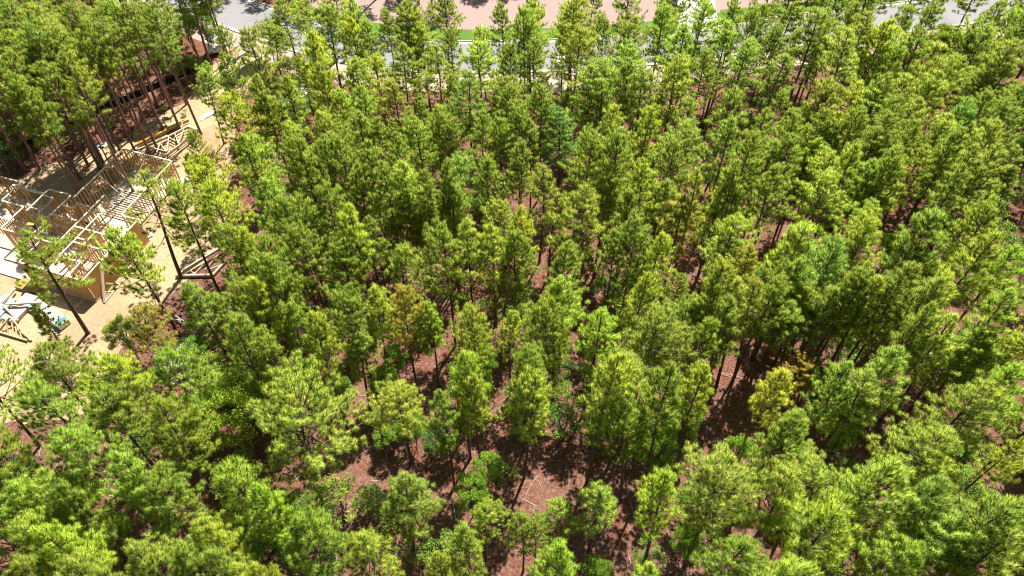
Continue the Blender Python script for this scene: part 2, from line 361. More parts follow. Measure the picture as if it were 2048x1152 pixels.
def crown_mesh(V, F, TV, nF, NV):
    me = mesh_np('crown', V, [F], M['needle'], {'tv': TV}); me.materials.append(M['candle_shade'])
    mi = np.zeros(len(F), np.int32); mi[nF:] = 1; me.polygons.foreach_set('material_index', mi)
    me.normals_split_custom_set_from_vertices(NV.tolist()); return me
def pine_variant(Ht, Rc, cbase, seed, sparse=1.0, nn=64, spacing=0.50, tuft=0.33, asym=0.25, flat=0.0, rbase=None):
    """returns trunk, branches and crown meshes of one pine"""
    rr = random.Random(seed); rng = np.random.default_rng(seed)
    ph = rr.uniform(0, 6.28); wob = rr.uniform(0.05, 0.22)
    def axis(z):
        t = z / Ht
        return Vector((math.sin(ph + t * 3.1) * wob * t * 2, math.cos(ph * 1.7 + t * 2.6) * wob * t * 2, z))
    r0 = rbase or Ht * 0.0100 + 0.015
    zs = [0, 0.25, 0.8] + [Ht * k / 9 for k in range(1, 10)]
    zs = sorted(set(zs)); 
    tk = MB(); br = tk; tk.tube([axis(z) for z in zs], [(r0 * (1.25 if z == 0 else 1.0)) * max(0.10, (1 - 0.9 * z / Ht) ** 0.75) for z in zs], 7)
    C = []; A = []
    z0 = cbase * Ht; z = z0; az = rr.uniform(0, 6.28); aph = rr.uniform(0, 6.28)
    def twig(p, d, L, r):
        q = p + d * L * 0.55; e = q + (d + Vector((0, 0, 0.45))).normalized() * L * 0.45
        br.tube([p, q, e], [r, r * 0.75, r * 0.5], 3, False)
        return q, e
    def tuft_at(p, d, up=0.95):
        a = (d.normalized() + Vector((0, 0, up)) + Vector((rr.gauss(0, .15), rr.gauss(0, .15), 0))).normalized()
        C.append(p[:]); A.append(a[:])
    while z < Ht - 0.15:
        t = (z - z0) / (Ht - z0)
        prof = (1 - t ** (1.7 + flat)) ** 0.75 * (0.55 + 0.45 * min(1, t / 0.25))
        nb = rr.choice([3, 4, 4, 5]) if t < 0.85 else rr.choice([3, 4])
        for k in range(nb):
            az += 2.4 + rr.uniform(-0.5, 0.5)
            if rr.random() > sparse * (0.65 + 0.6 * min(1, t / 0.25)): continue
            L = max(0.28, Rc * prof * rr.uniform(0.62, 1.12) * (1 + asym * math.cos(az - aph)))
            el = R(rr.uniform(-12, 14) + 48 * t ** 1.5 + 12 * flat)
            d = Vector((math.cos(az) * math.cos(el), math.sin(az) * math.cos(el), math.sin(el)))
            p0 = axis(z + rr.uniform(-0.12, 0.12))
            bend = rr.uniform(-0.25, 0.25); side = Vector((-math.sin(az), math.cos(az), 0))
            p1 = p0 + d * L * 0.5 + side * bend * L * 0.18
            p2 = p1 + (d + Vector((0, 0, 0.30)) + side * bend).normalized() * L * 0.5
            rb = 0.012 + 0.012 * L
            def at(s):
                return p0 * (1 - s) ** 2 + (p1 * 2 - (p0 + p2) * 0.5) * 2 * s * (1 - s) + p2 * s * s
            br.tube([at(s) for s in (0, 0.33, 0.66, 1)], [rb, rb * 0.8, rb * 0.6, rb * 0.35], 4, False)
            s = 0.30 if t < 0.8 else 0.55
            sg = 1 if rr.random() < 0.5 else -1
            while s < 0.95:
                p = at(s); f = (at(min(1, s + 0.1)) - p).normalized()
                sd_ = Vector((-f.y, f.x, 0)).normalized() * sg; sg = -sg
                dd = (f * rr.uniform(0.45, 0.9) + sd_ * rr.uniform(0.55, 1.0) + Vector((0, 0, rr.uniform(0.0, 0.45)))).normalized()
                tl = min(0.42 * L, rr.uniform(0.30, 0.75)) * (1.15 - 0.4 * s)
                q, e = twig(p, dd, tl, 0.010)
                if rr.random() < 0.97: tuft_at(e, dd)
                if tl > 0.42 and rr.random() < 0.75:
                    d2 = (dd * 0.6 - sd_ * 0.0 + f * 0.8 + Vector((0, 0, 0.35))).normalized()
                    q2, e2 = twig(q, d2, tl * 0.6, 0.008); tuft_at(e2, d2)
                if rr.random() < 0.15: tuft_at(q + Vector((0, 0, 0.04)), dd, 1.2)
                s += rr.uniform(0.26, 0.40) / max(L, 0.6)
            tuft_at(p2, (p2 - p1))
            if L > 1.2: tuft_at(p2 - (p2 - p1) * 0.4 + Vector((0, 0, 0.10)), (p2 - p1), 1.2)
        z += spacing * rr.uniform(0.75, 1.25) * (0.75 if t > 0.6 else 1.0)
    tuft_at(axis(Ht), Vector((0, 0, 1))); tuft_at(axis(Ht - 0.22), Vector((0, 0, 1)))
    # a few bare dead stubs below the crown
    for k in range(rr.randint(3, 8)):
        zz = z0 * rr.uniform(0.55, 1.0); a = rr.uniform(0, 6.28); L = rr.uniform(0.4, 1.5)
        d = Vector((math.cos(a), math.sin(a), rr.uniform(-0.15, 0.35))).normalized(); p = axis(zz)
        br.tube([p, p + d * L * 0.6, p + (d + Vector((0, 0, rr.uniform(-.3, .3)))).normalized() * L], [0.022, 0.015, 0.006], 3, False)
    C = np.array(C); A = np.array(A)
    V, F, TV, NV = needles(C, A, nn, tuft, 0.024, rng)
    # upright candle at the heart of every tuft, core shade put into its colour
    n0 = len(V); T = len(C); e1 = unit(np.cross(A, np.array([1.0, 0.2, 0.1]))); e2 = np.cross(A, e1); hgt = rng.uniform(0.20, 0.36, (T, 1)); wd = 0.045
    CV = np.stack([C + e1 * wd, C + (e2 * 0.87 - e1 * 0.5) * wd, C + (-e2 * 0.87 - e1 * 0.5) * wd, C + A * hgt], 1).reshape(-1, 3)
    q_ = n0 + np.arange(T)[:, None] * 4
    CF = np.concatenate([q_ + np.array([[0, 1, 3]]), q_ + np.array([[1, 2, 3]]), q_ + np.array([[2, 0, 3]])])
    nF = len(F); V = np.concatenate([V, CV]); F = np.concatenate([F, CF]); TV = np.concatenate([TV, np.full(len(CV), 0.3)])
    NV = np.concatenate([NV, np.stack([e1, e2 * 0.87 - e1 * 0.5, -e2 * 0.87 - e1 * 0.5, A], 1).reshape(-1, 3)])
    return (tk.mesh('trunk', M['bark'], True),
            crown_mesh(V, F, TV, nF, NV), len(C))

def leaves(cent, rad, n, size, rng, flat=0.55):
    T = len(cent)
    c = np.repeat(cent, n, 0); rd = np.repeat(rad, n)[:, None]
    off = unit(rng.normal(size=(T * n, 3))) * rng.uniform(0.25, 1.0, (T * n, 1)) ** 0.6 * rd * np.array([1, 1, flat])
    p = c + off
    nrm = unit(rng.normal(size=(T * n, 3)) * 0.65 + np.array([0, 0, 0.9]) + off / (rd + 1e-6) * 0.3)
    u = unit(np.cross(nrm, rng.normal(size=(T * n, 3)))); v = np.cross(nrm, u)
    s = size * rng.uniform(0.65, 1.25, (T * n, 1))
    V = np.empty((T * n * 4, 3)); V[0::4] = p - u * s * 0.5; V[1::4] = p + v * s * 0.30; V[2::4] = p + u * s * 0.5 - nrm * s * 0.1; V[3::4] = p - v * s * 0.30
    F = np.arange(T * n * 4).reshape(-1, 4)
    A = np.repeat(np.clip(np.repeat(rng.uniform(0.1, 0.9, T), n) + rng.normal(0, 0.2, T * n), 0, 1), 4)
    return V, F, A

def oak_variant(Ht, Rc, ncl, nlf, seed, lsize=0.13, clr=0.55, base=0.3, multi=False):
    rr = random.Random(seed); rng = np.random.default_rng(seed)
    tk = MB(); br = tk; C = []; Rd = []
    stems = rr.randint(2, 4) if multi else 1
    zc = Ht * (base + (1 - base) * 0.5); hz = Ht * (1 - base) * 0.5
    tops = []
    for s in range(stems):
        a = rr.uniform(0, 6.28); q = Vector((math.cos(a), math.sin(a), 0)) * (Rc * 0.25 if multi else 0.1 * Rc)
        top = Vector((q.x * 1.5, q.y * 1.5, Ht * 0.72)); r0 = 0.014 * Ht + 0.01
        tk.tube([Vector((q.x * 0.1, q.y * 0.1, 0)), Vector((q.x * 0.7, q.y * 0.7, Ht * 0.35)), top], [r0, r0 * 0.7, r0 * 0.3], 6)
        tops.append((q, top))
    lobes = [unit(rng.normal(size=3)) for _ in range(6)]; lw = rng.uniform(-0.25, 0.3, 6)
    for k in range(ncl):
        d = unit(rng.normal(size=3)); 
        if d[2] < -0.35: d[2] *= -1
        lump = 1 + sum(w_ * max(0, float(d @ l)) ** 2 for w_, l in zip(lw, lobes))
        rho = rr.uniform(0.35, 1.0) ** 0.5 * lump
        p = Vector((d[0] * Rc * rho * 0.88, d[1] * Rc * rho * 0.88, zc + d[2] * hz * rho * 0.9))
        p.z = max(p.z, 0.25)
        C.append(p[:]); Rd.append(clr * rr.uniform(0.6, 1.25))
        q, top = rr.choice(tops)
        o = Vector((q.x * 0.8, q.y * 0.8, rr.uniform(0.3, 0.7) * min(Ht * 0.8, p.z + 0.3)))
        m = (o + p) / 2 + Vector((0, 0, 0.08 * Ht * rr.uniform(-0.4, 1)))
        br.tube([o, m, p], [0.006 * Ht, 0.004 * Ht, 0.006], 3, False)
    V, F, A = leaves(np.array(C), np.array(Rd), nlf, lsize, rng)
    return tk.mesh('trunk', M['oakbark'], True), mesh_np('crown', V, [F], M['leaf'], {'tv': A})

# pine kinds: (height, radius, crown base) -> meshes
PV = []
def addpv(n, Ht, Rc, cb, **k):
    for i in range(n):
        PV.append((Ht, Rc, pine_variant(Ht, Rc * 1.04, cb + random.uniform(-0.05, 0.05), 100 + len(PV), **k)))
addpv(3, 14.5, 2.0, 0.50, flat=0.2)
addpv(6, 15.0, 2.6, 0.50, flat=0.4)
addpv(6, 15.5, 3.2, 0.50, flat=0.6)
addpv(3, 15.5, 3.9, 0.50, flat=0.8, asym=0.35)
addpv(2, 16.0, 5.0, 0.52, flat=1.2, spacing=0.6)
addpv(2, 10.0, 1.9, 0.42, flat=0.3)
SPV = len(PV)
addpv(2, 8.5, 1.15, 0.22, sparse=0.55, spacing=0.5)      # thin saplings
addpv(2, 15.0, 3.5, 0.46, sparse=0.42, spacing=0.62, asym=0.3)   # open crowns by the site
TPV = len(PV)
addpv(3, 17.5, 2.8, 0.60, flat=0.35)                     # tall clear trunks north of the fence
OV = [(Ht, Rc, oak_variant(Ht, Rc, *a)) for Ht, Rc, a in [
    (8.5, 4.2, (120, 230, 301, 0.15, 0.75, 0.22)), (6.5, 2.7, (62, 210, 302, 0.14, 0.62, 0.2)), (5.5, 2.1, (46, 200, 303, 0.14, 0.55, 0.2)),
    (4.5, 1.7, (34, 180, 304, 0.13, 0.5, 0.15, True)), (5.0, 2.3, (44, 150, 305, 0.14, 0.55, 0.25))]]
BV = [(Ht, Rc, oak_variant(Ht, Rc, *a)) for Ht, Rc, a in [
    (1.8, 1.0, (15, 100, 311, 0.11, 0.36, 0.1, True)), (2.6, 1.3, (22, 100, 312, 0.12, 0.42, 0.1, True)), (1.2, 0.8, (10, 90, 313, 0.10, 0.32, 0.05, True)), (3.2, 1.4, (24, 110, 314, 0.12, 0.42, 0.2, True))]]

def place(name, meshes, p, scale, rz, color, label, cat, group, tilt=(0, 0), mats=None):
    t = empty(name, p, 0)
    q = Matrix.Rotation(tilt[0], 4, 'X') @ Matrix.Rotation(tilt[1], 4, 'Y') @ Matrix.Rotation(rz, 4, 'Z')
    t.rotation_euler = q.to_euler(); t.scale = scale
    for nm, me in zip(('trunk', 'crown'), meshes):
        o = bpy.data.objects.new(nm, me); o.color = (*color, 1); link(o, t)
        if mats and nm in mats:
            o.material_slots[0].link = 'OBJECT'; o.material_slots[0].material = mats[nm]
    tag(t, label, cat, group)
    return t

# ------------------------------------------------------------------ trees: crown apex pixel u,v, half-width px [, trunk-foot u,v] [, tint]
TREES = """
560 0 26;600 2 28 620 103;650 15 25;705 32 22;738 38 22;772 22 14;810 4 28 y;822 25 24 y;698 0 22;537 47 22 553 148;572 58 24 562 150;630 72 20;598 112 12;700 120 28;750 108 26;800 92 26;845 55 24;870 90 24;900 62 20;640 132 22;570 155 22 y;517 150 20;410 142 26 448 288;442 110 18;530 192 30;790 160 24 y;712 225 28;750 237 18 y;780 237 16;822 220 16;870 212 22;632 225 22;675 180 24;725 172 24;838 190 16;680 255 18;575 240 24;480 265 22
1005 10 18;1065 2 26;958 54 22 961 215;1137 28 28 1142 187;1212 40 20;1342 40 30 1322 205;1375 50 22;1020 90 22;1072 82 22;1130 80 16 1122 190 o;1212 115 32;1255 118 25;1290 132 30;1085 148 16;1012 172 22;907 150 22 o;1085 175 20;1132 185 16;1125 217 30 d;1300 218 24;1230 205 24;962 225 22;1065 237 20;892 230 18;902 250 22;1185 270 20;1240 268 18;1000 240 18;1040 225 18
1410 0 34 1384 112;1477 0 20;1505 22 22;1530 12 18;1455 50 24;1495 75 24;1590 0 22;1555 55 18;1597 62 22 1562 175;1655 18 20;1642 70 22 1610 205;1715 5 20;1742 25 26;1775 50 24;1542 75 20 1500 215;1415 105 20;1427 135 26 1400 255;1385 70 18 1355 200;1470 175 26;1562 180 18;1715 162 26;1655 220 22;1680 220 24;1530 220 22;1465 240 24;1770 162 24;1592 230 22;1775 225 22;1385 200 18;1690 45 20 1642 195
1778 35 26;1828 10 20;1873 3 18 y;1852 60 22;1982 53 28;2003 5 22;2035 20 24;2021 88 26;1950 60 18;1870 84 24;1810 77 24;1775 150 22;1817 155 24;1887 140 28;1979 140 22;2021 116 22;1944 197 24 d;1852 197 24;1905 225 24;1982 183 22;2028 197 24;1793 197 22;1831 239 22;2003 246 24;1922 256 20;1761 253 22;1722 218 20;1676 246 22
597 277 18;505 273 30;611 302 28;643 284 20;678 272 22;734 277 20;787 270 22;811 319 30;706 330 26;766 322 22;850 340 22;520 354 26;590 397 22;562 393 22;625 428 20;646 375 18;702 411 26;741 432 20;846 407 26 864 558;488 460 26;463 446 18;520 474 22;597 456 22;681 488 22;899 368 18;892 316 20;530 512 20;800 400 20 836 551;770 430 18 804 551
1045 288 22;919 302 26 d;975 319 20;1087 330 28;1172 273 28 1160 449;1235 277 18;1214 354 30;1295 319 30;1355 280 20;898 372 18;1115 393 26 1096 556 y;1045 411 24 y;985 449 32;933 435 24;1031 467 20;1333 365 28;1372 390 28 y;1260 375 24;1277 439 22;1320 467 24;1232 467 20;1295 544 30 ;887 453 20;1126 481 18
1400 340 24 y;1463 337 24;1480 323 20;1551 284 24;1508 270 20;1530 372 32 1484 509;1438 400 26 1396 551;1667 309 28;1631 273 24 1554 460;1712 291 24;1755 319 24;1554 333 18;1589 270 20;1748 403 34;1684 480 32 d;1512 495 28 y;1445 530 26;1596 516 28;1723 534 26;1640 300 20 1582 467
1800 316 24;1789 288 20;1849 291 24;1902 277 24 1807 453;1951 288 24;1993 291 24;2025 295 22 1937 449;2039 333 20 1947 456;1933 330 20;1990 467 36;2028 495 26;1828 534 30;1887 544 26;1733 544 22;1582 530 22
370 565 36 479 754;423 586 22 500 740;504 561 26;543 565 20 574 774;574 607 24 630 786;616 628 24;743 575 24 783 768;697 593 20;715 667 34 741 818;799 579 28 o;458 638 20;528 663 20;600 800 125 647 1010
857 610 26 877 772;949 617 32 956 820;1005 558 28 1003 700;1023 628 24 1021 786;1040 550 16;1118 551 44 1107 751;1054 688 22;921 705 28;949 754 24;882 779 26;1075 752 48 1048 955;1237 698 54 1175 962;1345 735 36 1287 976;1262 790 30 1240 1000
1289 540 32 1264 691;1349 550 20 1329 684;1342 603 20 o;1440 547 24;1479 561 30 1433 772;1521 554 30 1468 754;1556 547 22;1585 600 24 1503 758;1598 565 28 1549 730;1625 570 24 1558 732;1648 586 34 1591 728;1391 610 54 1352 769;1314 691 40 1296 793;1472 593 22;1422 645 26;1408 730 30;1609 726 32 1560 822 o;1560 740 26 y;1672 582 24
1705 593 26 1673 725;1761 561 30;1789 561 30;1838 561 34 1775 670;1887 561 28;1863 603 20;1979 565 34 1935 680;2028 575 26;1705 730 34;1747 740 30;1800 691 42;1909 674 44 1817 825;1916 635 28;1954 656 30 1849 825;1993 681 34 1870 825;2036 670 30 1930 825;2028 733 30;1860 680 26 1796 814
810 942 50 827 1110;586 1032 52;724 1066 52;414 1058 34;874 1101 38;973 1006 38 969 1097;930 1058 36;423 1110 40;509 1127 34;509 963 28
1050 1028 18 1046 1144;1072 1041 18 1068 1140;1119 1002 28 1113 1097;1201 972 42 1177 1101;1330 950 42 1287 1135;1437 933 84 1381 1101;1123 1097 42;1308 1131 38
1628 929 58 1564 1058;1680 1019 68;1783 925 58;1895 955 50;1908 1040 72;2002 1015 62;2015 1075 62;2032 886 40 s;1701 800 50 1628 916;1730 792 36 1654 916;1585 822 32
59 724 82 80 892;243 708 58 334 908;185 762 16 228 818;122 853 52;235 904 38;290 967 62;78 959 62;24 975 42;118 975 38;392 1053 42;255 1100 42;353 1088 42;31 1034 46;67 1053 42;137 1124 42;24 1132 42;471 1124 36
278 348 78 363 555 s;50 462 84 176 667 s;70 612 26 137 710 t;275 622 32 372 780 o;384 266 14 440 410 t;370 305 14 437 460 t;486 52 8 488 185 t;457 205 18 500 270
70 10 30 n;21 7 25 n;134 7 25 n;53 46 30 n;112 53 26 n;21 60 24 n;151 63 22 n;197 46 26 n;172 39 20 n;211 4 24 n;253 7 26 n;299 11 24 n;11 105 26 n;63 91 28 n;120 105 24 n;88 123 26 n;35 169 26 n;11 148 20 n;148 197 14 n
-30 95 24 79 339 n;-60 110 24 50 342 n;-90 120 24 21 348 n;62 112 26 177 332 n;92 92 26 200 311 n;130 95 24 231 305 n;110 75 22 210 288 n;205 75 24 288 276 n;240 18 24 315 213 n;262 10 22 345 211 n;298 15 22 373 209 n;215 5 22 290 192 n;306 -20 22 376 169 n;366 -55 24 422 130 n;412 -60 22 461 127 n;345 -50 22 404 134 n;150 10 22 225 197 n;405 -58 18 455 122 n;-60 20 26 30 250 n;20 -10 26 95 215 n;90 -20 26 155 190 n;180 -30 24 240 160 n
"""
OAKS = """430 770 92 L;518 712 24;600 722 26;676 751 24;785 691 18;775 847 32;874 864 40 d;977 912 36;939 960 34;492 1049 38;620 1140 22;1489 877 34;1200 1118 30;1386 808 38;1852 865 46 d;1886 903 38;1938 950 38;1530 930 30;2015 800 42;188 1041 38;24 928 32 d;483 1073 40;1873 400 28 d;1800 467 28;1852 509 30;1923 488 24;1168 495 22;46 204 26;387 7 30;360 25 24;1905 46 28 b;1890 62 20 b;225 640 30 y;330 60 22;1265 690 28;700 640 22;350 500 0;440 930 24;1030 800 22;1690 860 26;1380 1060 30;1120 690 20;1560 640 20;760 740 22;640 640 20;1780 620 24;1985 430 24;1330 870 24;1480 1010 26;1610 870 24;250 960 22;820 830 24;1730 980 26;960 690 20"""
TINT = {'': (0.375, 0.500, 0.045), 'y': (0.42, 0.49, 0.040), 'o': (0.46, 0.41, 0.045), 'd': (0.24, 0.44, 0.055), 'n': (0.30, 0.41, 0.040), 's': (0.37, 0.46, 0.04), 't': (0.36, 0.45, 0.04)}
def solve_height(base, v):
    lo, hi = 1.0, 26.0
    for _ in range(40):
        mid = (lo + hi) / 2
        if proj((base.x, base.y, mid))[1] > v: lo = mid
        else: hi = mid
    return lo
def pick(rc_h, kind, rr):
    if kind == 't': c = PV[SPV:SPV + 2]
    elif kind == 's': c = PV[SPV + 2:SPV + 4]
    elif kind == 'n': c = PV[TPV:]
    else:
        c = sorted(PV[:SPV], key=lambda e: abs(e[1] / e[0] - rc_h) + rr.uniform(0, 0.045))[:4]
    return rr.choice(c)
rr = random.Random(21)
pines = []
for ln in TREES.strip().split('\n'):
    for e in ln.split(';'):
        f = e.split()
        if not f: continue
        kind = f.pop() if f[-1].isalpha() else ''
        n = [float(x) for x in f]
        u, v, hw = n[:3]
        if len(n) >= 5:
            b = P(n[3], n[4]); h = solve_height(b, v); h = min(max(h, 6.5), 21.0)
        else:
            h = rr.uniform(13.0, 16.5) if v > 250 else rr.uniform(12.0, 15.0)
            if kind == 'n': h = rr.uniform(16, 18)
            if hw < 17: h = rr.uniform(8.5, 12)
            b = P(u, v, h); b.z = 0
        top = P(u, v, h)
        dist = (Vector((top.x, top.y, h - 2)) - cam.location).length
        rc = hw * dist / FPX * (1.65 if hw < 34 else 1.25)
        tx, ty = (top.x - b.x) / h, (top.y - b.y) / h
        lim = 0.09; tx = max(-lim, min(lim, tx)); ty = max(-lim, min(lim, ty))
        pines.append([b, h, rc, kind, hw, (tx, ty), True])
# fill-in pines of the same stand, where the list leaves holes
ROADPTS = [(p.x, p.y) for p in offset(NEAR, 3.5)]
def road_d(x, y): return min((x - a) ** 2 + (y - b) ** 2 for a, b in ROADPTS) ** 0.5
SITE = [P(-330, 600), P(-160, 400), P(0, 350), P(140, 312), P(235, 282), P(300, 235), P(372, 200), P(420, 100), P(540, 110), P(560, 170), P(545, 300), P(500, 420), P(450, 560), P(390, 640), P(300, 720), P(200, 850), P(-330, 900)]
def inside(x, y, poly):
    c = False; j = len(poly) - 1
    for i in range(len(poly)):
        if (poly[i].y > y) != (poly[j].y > y) and x < (poly[j].x - poly[i].x) * (y - poly[i].y) / (poly[j].y - poly[i].y) + poly[i].x: c = not c
        j = i
    return c
def near_line_y(x):
    return min(NEAR, key=lambda p: abs(p.x - x)).y
for _ in range(9000):
    x, y = rr.uniform(-125, 125), rr.uniform(-8, 185)
    if abs(x) > 62 + y * 0.62: continue
    if inside(x, y, SITE): continue
    rd = road_d(x, y); ny = near_line_y(x)
    if rd < 6.2: continue
    far_side = y > ny
    if far_side and (x > -8 and y < ny + 26): continue
    uu, vv, _f = proj((x, y, 13.0)); ub, vb, _f = proj((x, y, 0.0))
    infr = -60 < uu < 2110 and -30 < vv < 1180
    if far_side and infr: continue
    dmin = 3.05 if infr else 3.7
    if any((p[0].x - x) ** 2 + (p[0].y - y) ** 2 < dmin * dmin for p in pines): continue
    if infr and rr.random() < 0.3: continue
    if vb > 1300 and abs(x) < 22: continue
    # keep the visible gaps of bare floor open
    if infr and any((ub - gu) ** 2 / gr ** 2 + (vb - gv) ** 2 / gr ** 2 < 1 for gu, gv, gr in ((1420, 890, 90), (1580, 780, 60), (1880, 830, 80), (1000, 1000, 50), (300, 830, 80), (1620, 430, 60), (1960, 870, 70), (1020, 860, 50), (1280, 640, 45), (1700, 700, 40), (560, 980, 60), (1340, 620, 40), (520, 900, 60))): continue
    kind = 'n' if (far_side or x < -30) and y > 70 else ''
    h = rr.uniform(12.5, 16) if kind == '' else rr.uniform(15, 18)
    pines.append([Vector((x, y, 0)), h, rr.uniform(2.2, 3.3), kind, 0, (rr.gauss(0, .015), rr.gauss(0, .015)), infr])
for p in pines:
    if p[4] == 0:
        q = Vector((p[0].x, p[0].y, p[1] - 2)); uu, vv, _ = proj(q); d = (q - cam.location).length
        vis = -40 < uu < 2090 and -40 < vv < 1190
        p[4] = (p[2] * FPX / d * 0.55) if vis else -d
order = sorted(pines, key=lambda p: -p[4])
main, rest = order[:298], order[298:]
HOUSE_C = P(150, 480); FENCE_A, FENCE_B = P(0, 312), P(425, 126)
def seg_d(p, a, b):
    ab = b - a; t = max(0, min(1, (p - a).dot(ab) / ab.length_squared)); return (p - a - ab * t).length
def pine_label(p):
    b, h, rc, kind = p[:4]
    if kind == 't': return 'thin sparse pine sapling standing on the graded sand', 'pine saplings on the building site'
    if kind == 's': return 'open-crowned pine with bare lower limbs at the edge of the building site', 'open pines at the building site'
    if kind == 'o': return 'pine with browning orange-yellow needles at its top', 'browning pines'
    if kind == 'y': return 'yellowish green pine paler than the crowns beside it', 'yellowish pines'
    if kind == 'd': return 'pine with a darker, deeper green crown than its neighbours', 'dark green pines'
    sd_ = seg_d(b, FENCE_A, FENCE_B)
    if kind == 'n':
        if sd_ < 6: return 'tall bare-trunked pine beside the black silt fence', 'pines along the silt fence'
        return 'tall pine in the stand beyond the black silt fence', 'pines beyond the silt fence'
    rd = road_d(b.x, b.y)
    size = 'broad-crowned' if rc > 3.1 else ('slender' if rc < 1.8 else 'medium')
    if h < 11: size = 'short young'
    if rd < 16: return f'{size} green pine on the wooded side of the road', f'{size} pines by the road'
    if (b - HOUSE_C).length < 24: return f'{size} green pine near the timber house frame', f'{size} pines near the house frame'
    return f'{size} green pine with a dark trunk in the dense stand', f'{size} pines in the dense stand'
MARKS = [(p[0], {'o': 'a browning pine', 'y': 'a yellowish pine', 'd': 'a dark green pine'}[p[3]]) for p in pines if p[3] in ('o', 'y', 'd')]
for e in OAKS.split(';'):
    f = e.split(); k_ = f.pop() if f[-1].isalpha() else ''
    if float(f[2]): q_ = P(float(f[0]), float(f[1]), 5); q_.z = 0; MARKS.append((q_, {'L': 'the large round oak', 'd': 'a dark leafy oak', 'b': 'a lime green tree'}.get(k_, 'a small leafy oak')))
MARKS += [(P(357, 722), 'the debris bin'), (P(487, 146), 'the dumpster'), (P(641, 138), 'the pickup truck'), (P(598, 222), 'the cargo trailer'), (P(1213, 693), 'the pale snag'), (P(1150, 735), 'a pale fallen log'), (P(1121, 132), 'the utility box'), (P(420, 530), 'the grey trusses')]
def enrich(lab, b, tone):
    w_ = lab.split(' with a dark trunk')[0]
    if tone: w_ = w_.replace('green pine', tone + ' green pine')
    near_ = sorted(((m[0] - b).length, m[1]) for m in MARKS); near_ = [n_ for n_ in near_ if 0.5 < n_[0] < 6.5]
    return w_ + (' beside ' + near_[0][1] if near_ else ' among other pines')
used = {}
for p in main:
    b, h, rc, kind, hw, tl, _ = p
    e = pick(rc / h, kind, rr)
    base = Vector(TINT.get(kind, TINT['']))
    jit = rr.uniform(0.78, 1.18); warm = rr.uniform(-0.12, 0.12)
    col = (base.x * jit * (1 + warm), base.y * jit, base.z * jit * rr.uniform(0.7, 1.3))
    sz = h / e[0]; sx = rc / e[1]; sx = max(0.72 * sz, min(1.35 * sz, sx))
    lab, grp = pine_label(p)
    if kind == '' and 'dense stand' in lab:
        tone = 'pale' if jit > 1.06 else ('deep' if jit < 0.90 else ('warm' if warm > 0.04 else 'mid'))
        lab = enrich(lab, b, tone); grp = lab
    mats = {'trunk': M['bark_red']} if (kind in 'nt' and kind) else None
    p.append(place('pine_tree' if kind != 't' else 'pine_sapling', e[2][:2], b, (sx, sx, sz), rr.uniform(0, 6.28), col, lab, 'tree', grp, (-math.atan(tl[1]), math.atan(tl[0])), mats))
    used.setdefault(id(e), (e, p[-1]))

# oaks and other broadleaf trees under and between the pines
for e in OAKS.split(';'):
    f = e.split(); kind = f.pop() if f[-1].isalpha() else ''
    u, v, hw = (float(x) for x in f)
    if hw == 0: continue
    v_ = OV[0] if kind == 'L' else rr.choice(OV[1:])
    h = v_[0] * rr.uniform(0.85, 1.15); b = P(u, v, h); b.z = 0
    rc = hw * (P(u, v, h) - cam.location).length / FPX * 1.05
    sx = max(0.6, min(1.5, rc / v_[1]))
    col = {'': (0.21, 0.35, 0.03), 'L': (0.29, 0.40, 0.03), 'd': (0.10, 0.24, 0.035), 'b': (0.38, 0.50, 0.03), 'y': (0.27, 0.36, 0.045)}[kind]
    j = rr.uniform(0.88, 1.12)
    lab, grp = {'L': ('large round oak with light green leaves beside the pile of debris', 'large oak'), 'd': ('dark green leafy oak in the shade of the pines', 'dark leafy oaks'),
                'b': ('bright lime green leafy tree by the road', 'lime green trees by the road'), 'y': ('yellowish leafy oak at the edge of the graded sand', 'yellowish oak')}.get(kind, ('small green leafy oak among the pines', 'small oaks among the pines'))
    place('oak_tree', v_[2], b, (sx, sx, h / v_[0]), rr.uniform(0, 6.28), tuple(c * j for c in col), lab, 'tree', grp)

# low shrubs on the forest floor
nb = 0
pts = []
for _ in range(6000):
    x, y = rr.uniform(-75, 75), rr.uniform(17, 112)
    ub, vb, _f = proj((x, y, 0))
    if not (-30 < ub < 2080 and 0 < vb < 1190) or inside(x, y, SITE): continue
    if road_d(x, y) < 5.5 or y > near_line_y(x): continue
    if math.sin(x * 0.21 + 1) * math.cos(y * 0.17) + rr.uniform(-0.7, 0.7) < -0.45: continue
    if any((ub - gu) ** 2 / gr ** 2 + (vb - gv) ** 2 / gr ** 2 < 1 for gu, gv, gr in ((1420, 890, 60), (1880, 830, 60), (310, 830, 70), (1000, 1000, 40), (1960, 870, 50))): continue
    if any((a - x) ** 2 + (c - y) ** 2 < 1.9 ** 2 for a, c in pts): continue
    pts.append((x, y)); v_ = rr.choice(BV); s = rr.uniform(0.9, 1.75)
    g = rr.random(); j = rr.uniform(0.8, 1.2)
    col = (0.15 * j + 0.10 * g * g, 0.29 * j, 0.035)
    place('shrub', v_[2], (x, y, 0), (s, s, s), rr.uniform(0, 6.28), col, ('tall' if v_[0] * s > 3.3 else 'low' if v_[0] * s < 2.0 else 'medium' if v_[0] * s < 2.7 else 'bushy') + (' yellowish' if g > 0.72 else ' deep green' if j < 0.93 else ' green') + ' leafy shrub on the pine straw between the trunks', 'shrub', 'shrubs on the forest floor')
    nb += 1
    if nb >= 292: break
for (u, v) in ((150, 234), (372, 232), (222, 302), (327, 223)):
    v_ = BV[2]; place('shrub', v_[2], P(u, v), (0.7,) * 3, rr.uniform(0, 6), (0.25, 0.40, 0.03), 'small bright green shrub on the bare ground beside the silt fence', 'shrub', 'shrubs by the silt fence')

